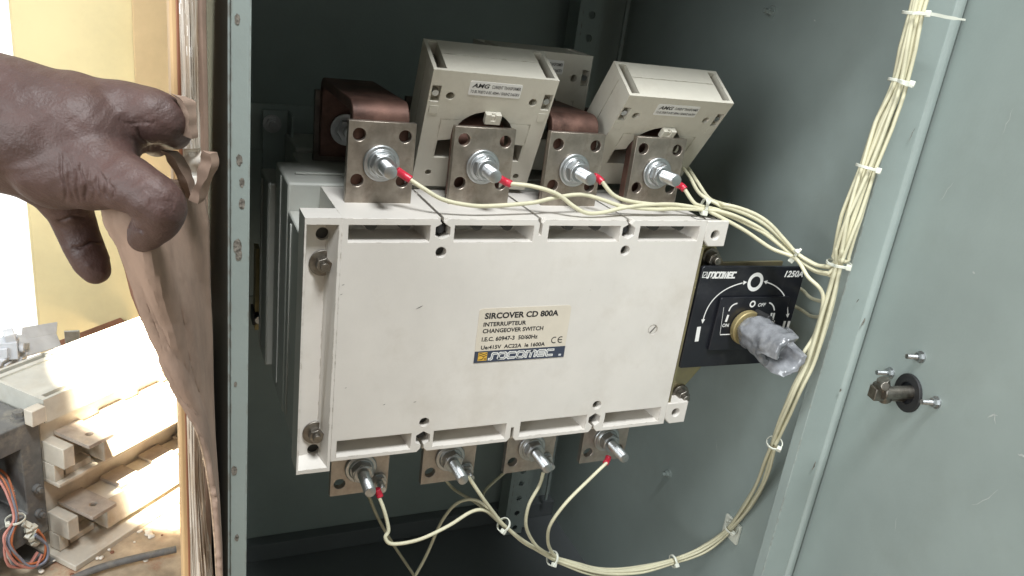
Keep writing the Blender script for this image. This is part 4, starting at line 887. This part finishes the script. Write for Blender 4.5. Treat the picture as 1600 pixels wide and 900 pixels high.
for k in range(16):
    rnd = random.Random(k); ci = k % 6; o1 = rnd.uniform(-5, 5); o2 = rnd.uniform(-4, 4); r3 = rnd.uniform(0, 1); jy = rnd.uniform(-.006, .006)
    top = [old_at(-25+o1*1.5, 728+o2, -.03+jy), old_at(2+o1*1.6, 746+o2, -.025+jy), old_at(16+o1, 775+o2*.6, -.008+jy), old_at(24+o1*.6, 811, .004+jy*.5)]
    if k % 2: bot = [old_at(20+o1-10*r3, 838+10*r3, .008+jy), old_at(18+14*r3, 862+10*r3, .008+jy), old_at(40+10*r3, 880+6*r3, .008+jy), old_at(66+6*r3, 872+6*r3, .008+jy), old_at(70+5*r3, 845+10*r3, .008+jy), old_at(60-6*r3, 826+12*r3, .008+jy)]
    else: bot = [old_at(14+o1-6*r3, 838, .008+jy), old_at(8+12*r3+o1, 862, .008+jy), old_at(12+24*r3, 884-4*r3, .008+jy), old_at(40+20*r3, 884+4*r3, .008+jy), old_at(58+12*r3, 862+6*r3, .008+jy)]
    wire(top+bot, 'thin %s wire of the loom hanging out of the dusty steel box' % cols[ci][0], .0013, mats[ci], group='loom wires of the steel box')
b = NB()
tie(old_at(24, 811, .004), old_at(26, 825, .004)-old_at(22, 797, .004), .0085, 'dusty pale cable tie round the coloured loom at the steel box')
for k in range(7):
    ci = (2, 3, 4)[k % 3]; rnd = random.Random(k+50); v0 = 758+k*4
    wire([old_at(16, v0+3, -.03), old_at(26, v0-1, -.024), old_at(36, v0-3+rnd.uniform(-2, 2), -.024), old_at(44, v0+rnd.uniform(-2, 3), -.032)], 'short %s wire crossing the window of the dusty steel box' % cols[ci][0], .0012, mats[ci], group='short wires inside the steel box')
t = thing('connector_block', 'small pale plastic connector among the loom wires', 'connector', old_at(45, 835, .006))
for k in range(8):
    q = old_at(38+rnd.uniform(-3, 12)+k*1.5, 820+k*4, .004); b = NB(); box(b, -.004, .004, -.003, .003, -.0025, .0025); obj('plug', b, M_NYLON, t, Matrix.Translation(q)@Euler((rnd.random(), rnd.random(), k)).to_matrix().to_4x4(), bev=.0005)
# things behind and around it
t = thing('plank', 'red brown plank leaning behind the old switch under the yellow wall', 'plank', (-.40, .62, -.402))
p0, p1, p2, p3 = at(92, 532, y=.66), at(188, 496, y=.72), at(205, 510, y=.70), at(98, 556, y=.62)
b = NB(); nrm = Vector((0, .02, -.012)); rings(b, [[p0, p1, p2, p3], [p + nrm for p in (p0, p1, p2, p3)]]); obj('board', b, M_PLANK, t, bev=.001)
t = thing('metal_channel', 'bent pale metal channel lying behind the old switch', 'metal piece', at(62, 540, y=.55))
q = [at(32, 531, y=.50), at(88, 521, y=.55), at(96, 541, y=.53), at(42, 556, y=.48)]
b = NB(); rings(b, [[p for p in q], [p+Vector((0, .004, -.003)) for p in q]]); obj('web', b, M_JUNK, t, bev=.0006)
b = NB(); qq = [q[0], q[1], q[1]+Vector((0, .02, .008)), q[0]+Vector((0, .02, .008))]; rings(b, [qq, [p+Vector((0, .001, -.003)) for p in qq]]); obj('lip', b, M_JUNK, t, bev=.0005)
t = thing('latch_plate', 'small bright metal tab sticking up against the brown plank', 'metal piece', at(113, 525, y=.55)); q = at(113, 528, y=.56)
obj('tab', box(NB(), q.x-.009, q.x+.009, q.y, q.y+.003, q.z-.014, q.z+.010), M_ZINC, t, bev=.0005)
t = thing('plastic_scrap', 'heap of pale bluish plastic fittings at the left edge behind the old switch', 'scrap', at(14, 550, y=.46))
for k, (u, v, s) in enumerate(((8, 545, .014), (20, 540, .013), (28, 550, .011), (4, 560, .012), (30, 562, .009), (14, 566, .010), (16, 528, .009))):
    q = at(u, v, y=.47+.01*(k % 3)); b = NB(); box(b, -s, s, -s*.6, s*.6, -s*.8, s*.8); box(b, -s*.3, s*.3, -s*.9, -s*.62, -s*.5, s*.4); cyl(b, (s*1.02, 0, 0), (s*1.4, 0, 0), s*.4, n=12)
    obj('fitting', b, M_JUNK, t, Matrix.Translation(q)@Euler((.4*k, .3*k, .7*k)).to_matrix().to_4x4(), bev=.001)
t = thing('floor_cable', 'grey cable lying on the sunlit floor in front of the old switch', 'cable', at(150, 890, z=-.39))
obj('sheath', tube(NB(), spline([at(u, v, z=-.392) for u, v in ((90, 915), (140, 893), (180, 880), (230, 868), (275, 858))], 6), .0042, 10), M_STEELG, t, ang=80)
rnd = random.Random(3)
for k in range(34):
    u, v = rnd.choice([(rnd.uniform(120, 265), rnd.uniform(800, 890)), (rnd.uniform(150, 255), rnd.uniform(790, 840)), (rnd.uniform(60, 180), rnd.uniform(860, 900))]); q = at(u, v, z=-.398); s = rnd.uniform(.0015, .0055 if k % 3 == 0 else .003)
    b = NB(); bmesh.ops.create_icosphere(b, subdivisions=2, radius=s)
    for vv in b.verts: vv.co *= 1+.5*noise.noise(vv.co*300+Vector((k, 0, 0))); vv.co.z *= .55
    tag(obj('debris_chip', b, M_PEB if k % 4 else M_PLANK, None, Matrix.Translation(q), ang=60), 'pale crumb of debris on the dusty floor before the old switch' if k % 4 else 'dark crumb of debris on the dusty floor before the old switch', 'debris', 'pale crumbs on the floor' if k % 4 else 'dark crumbs on the floor')
bpy.data.scenes.remove(WORK)
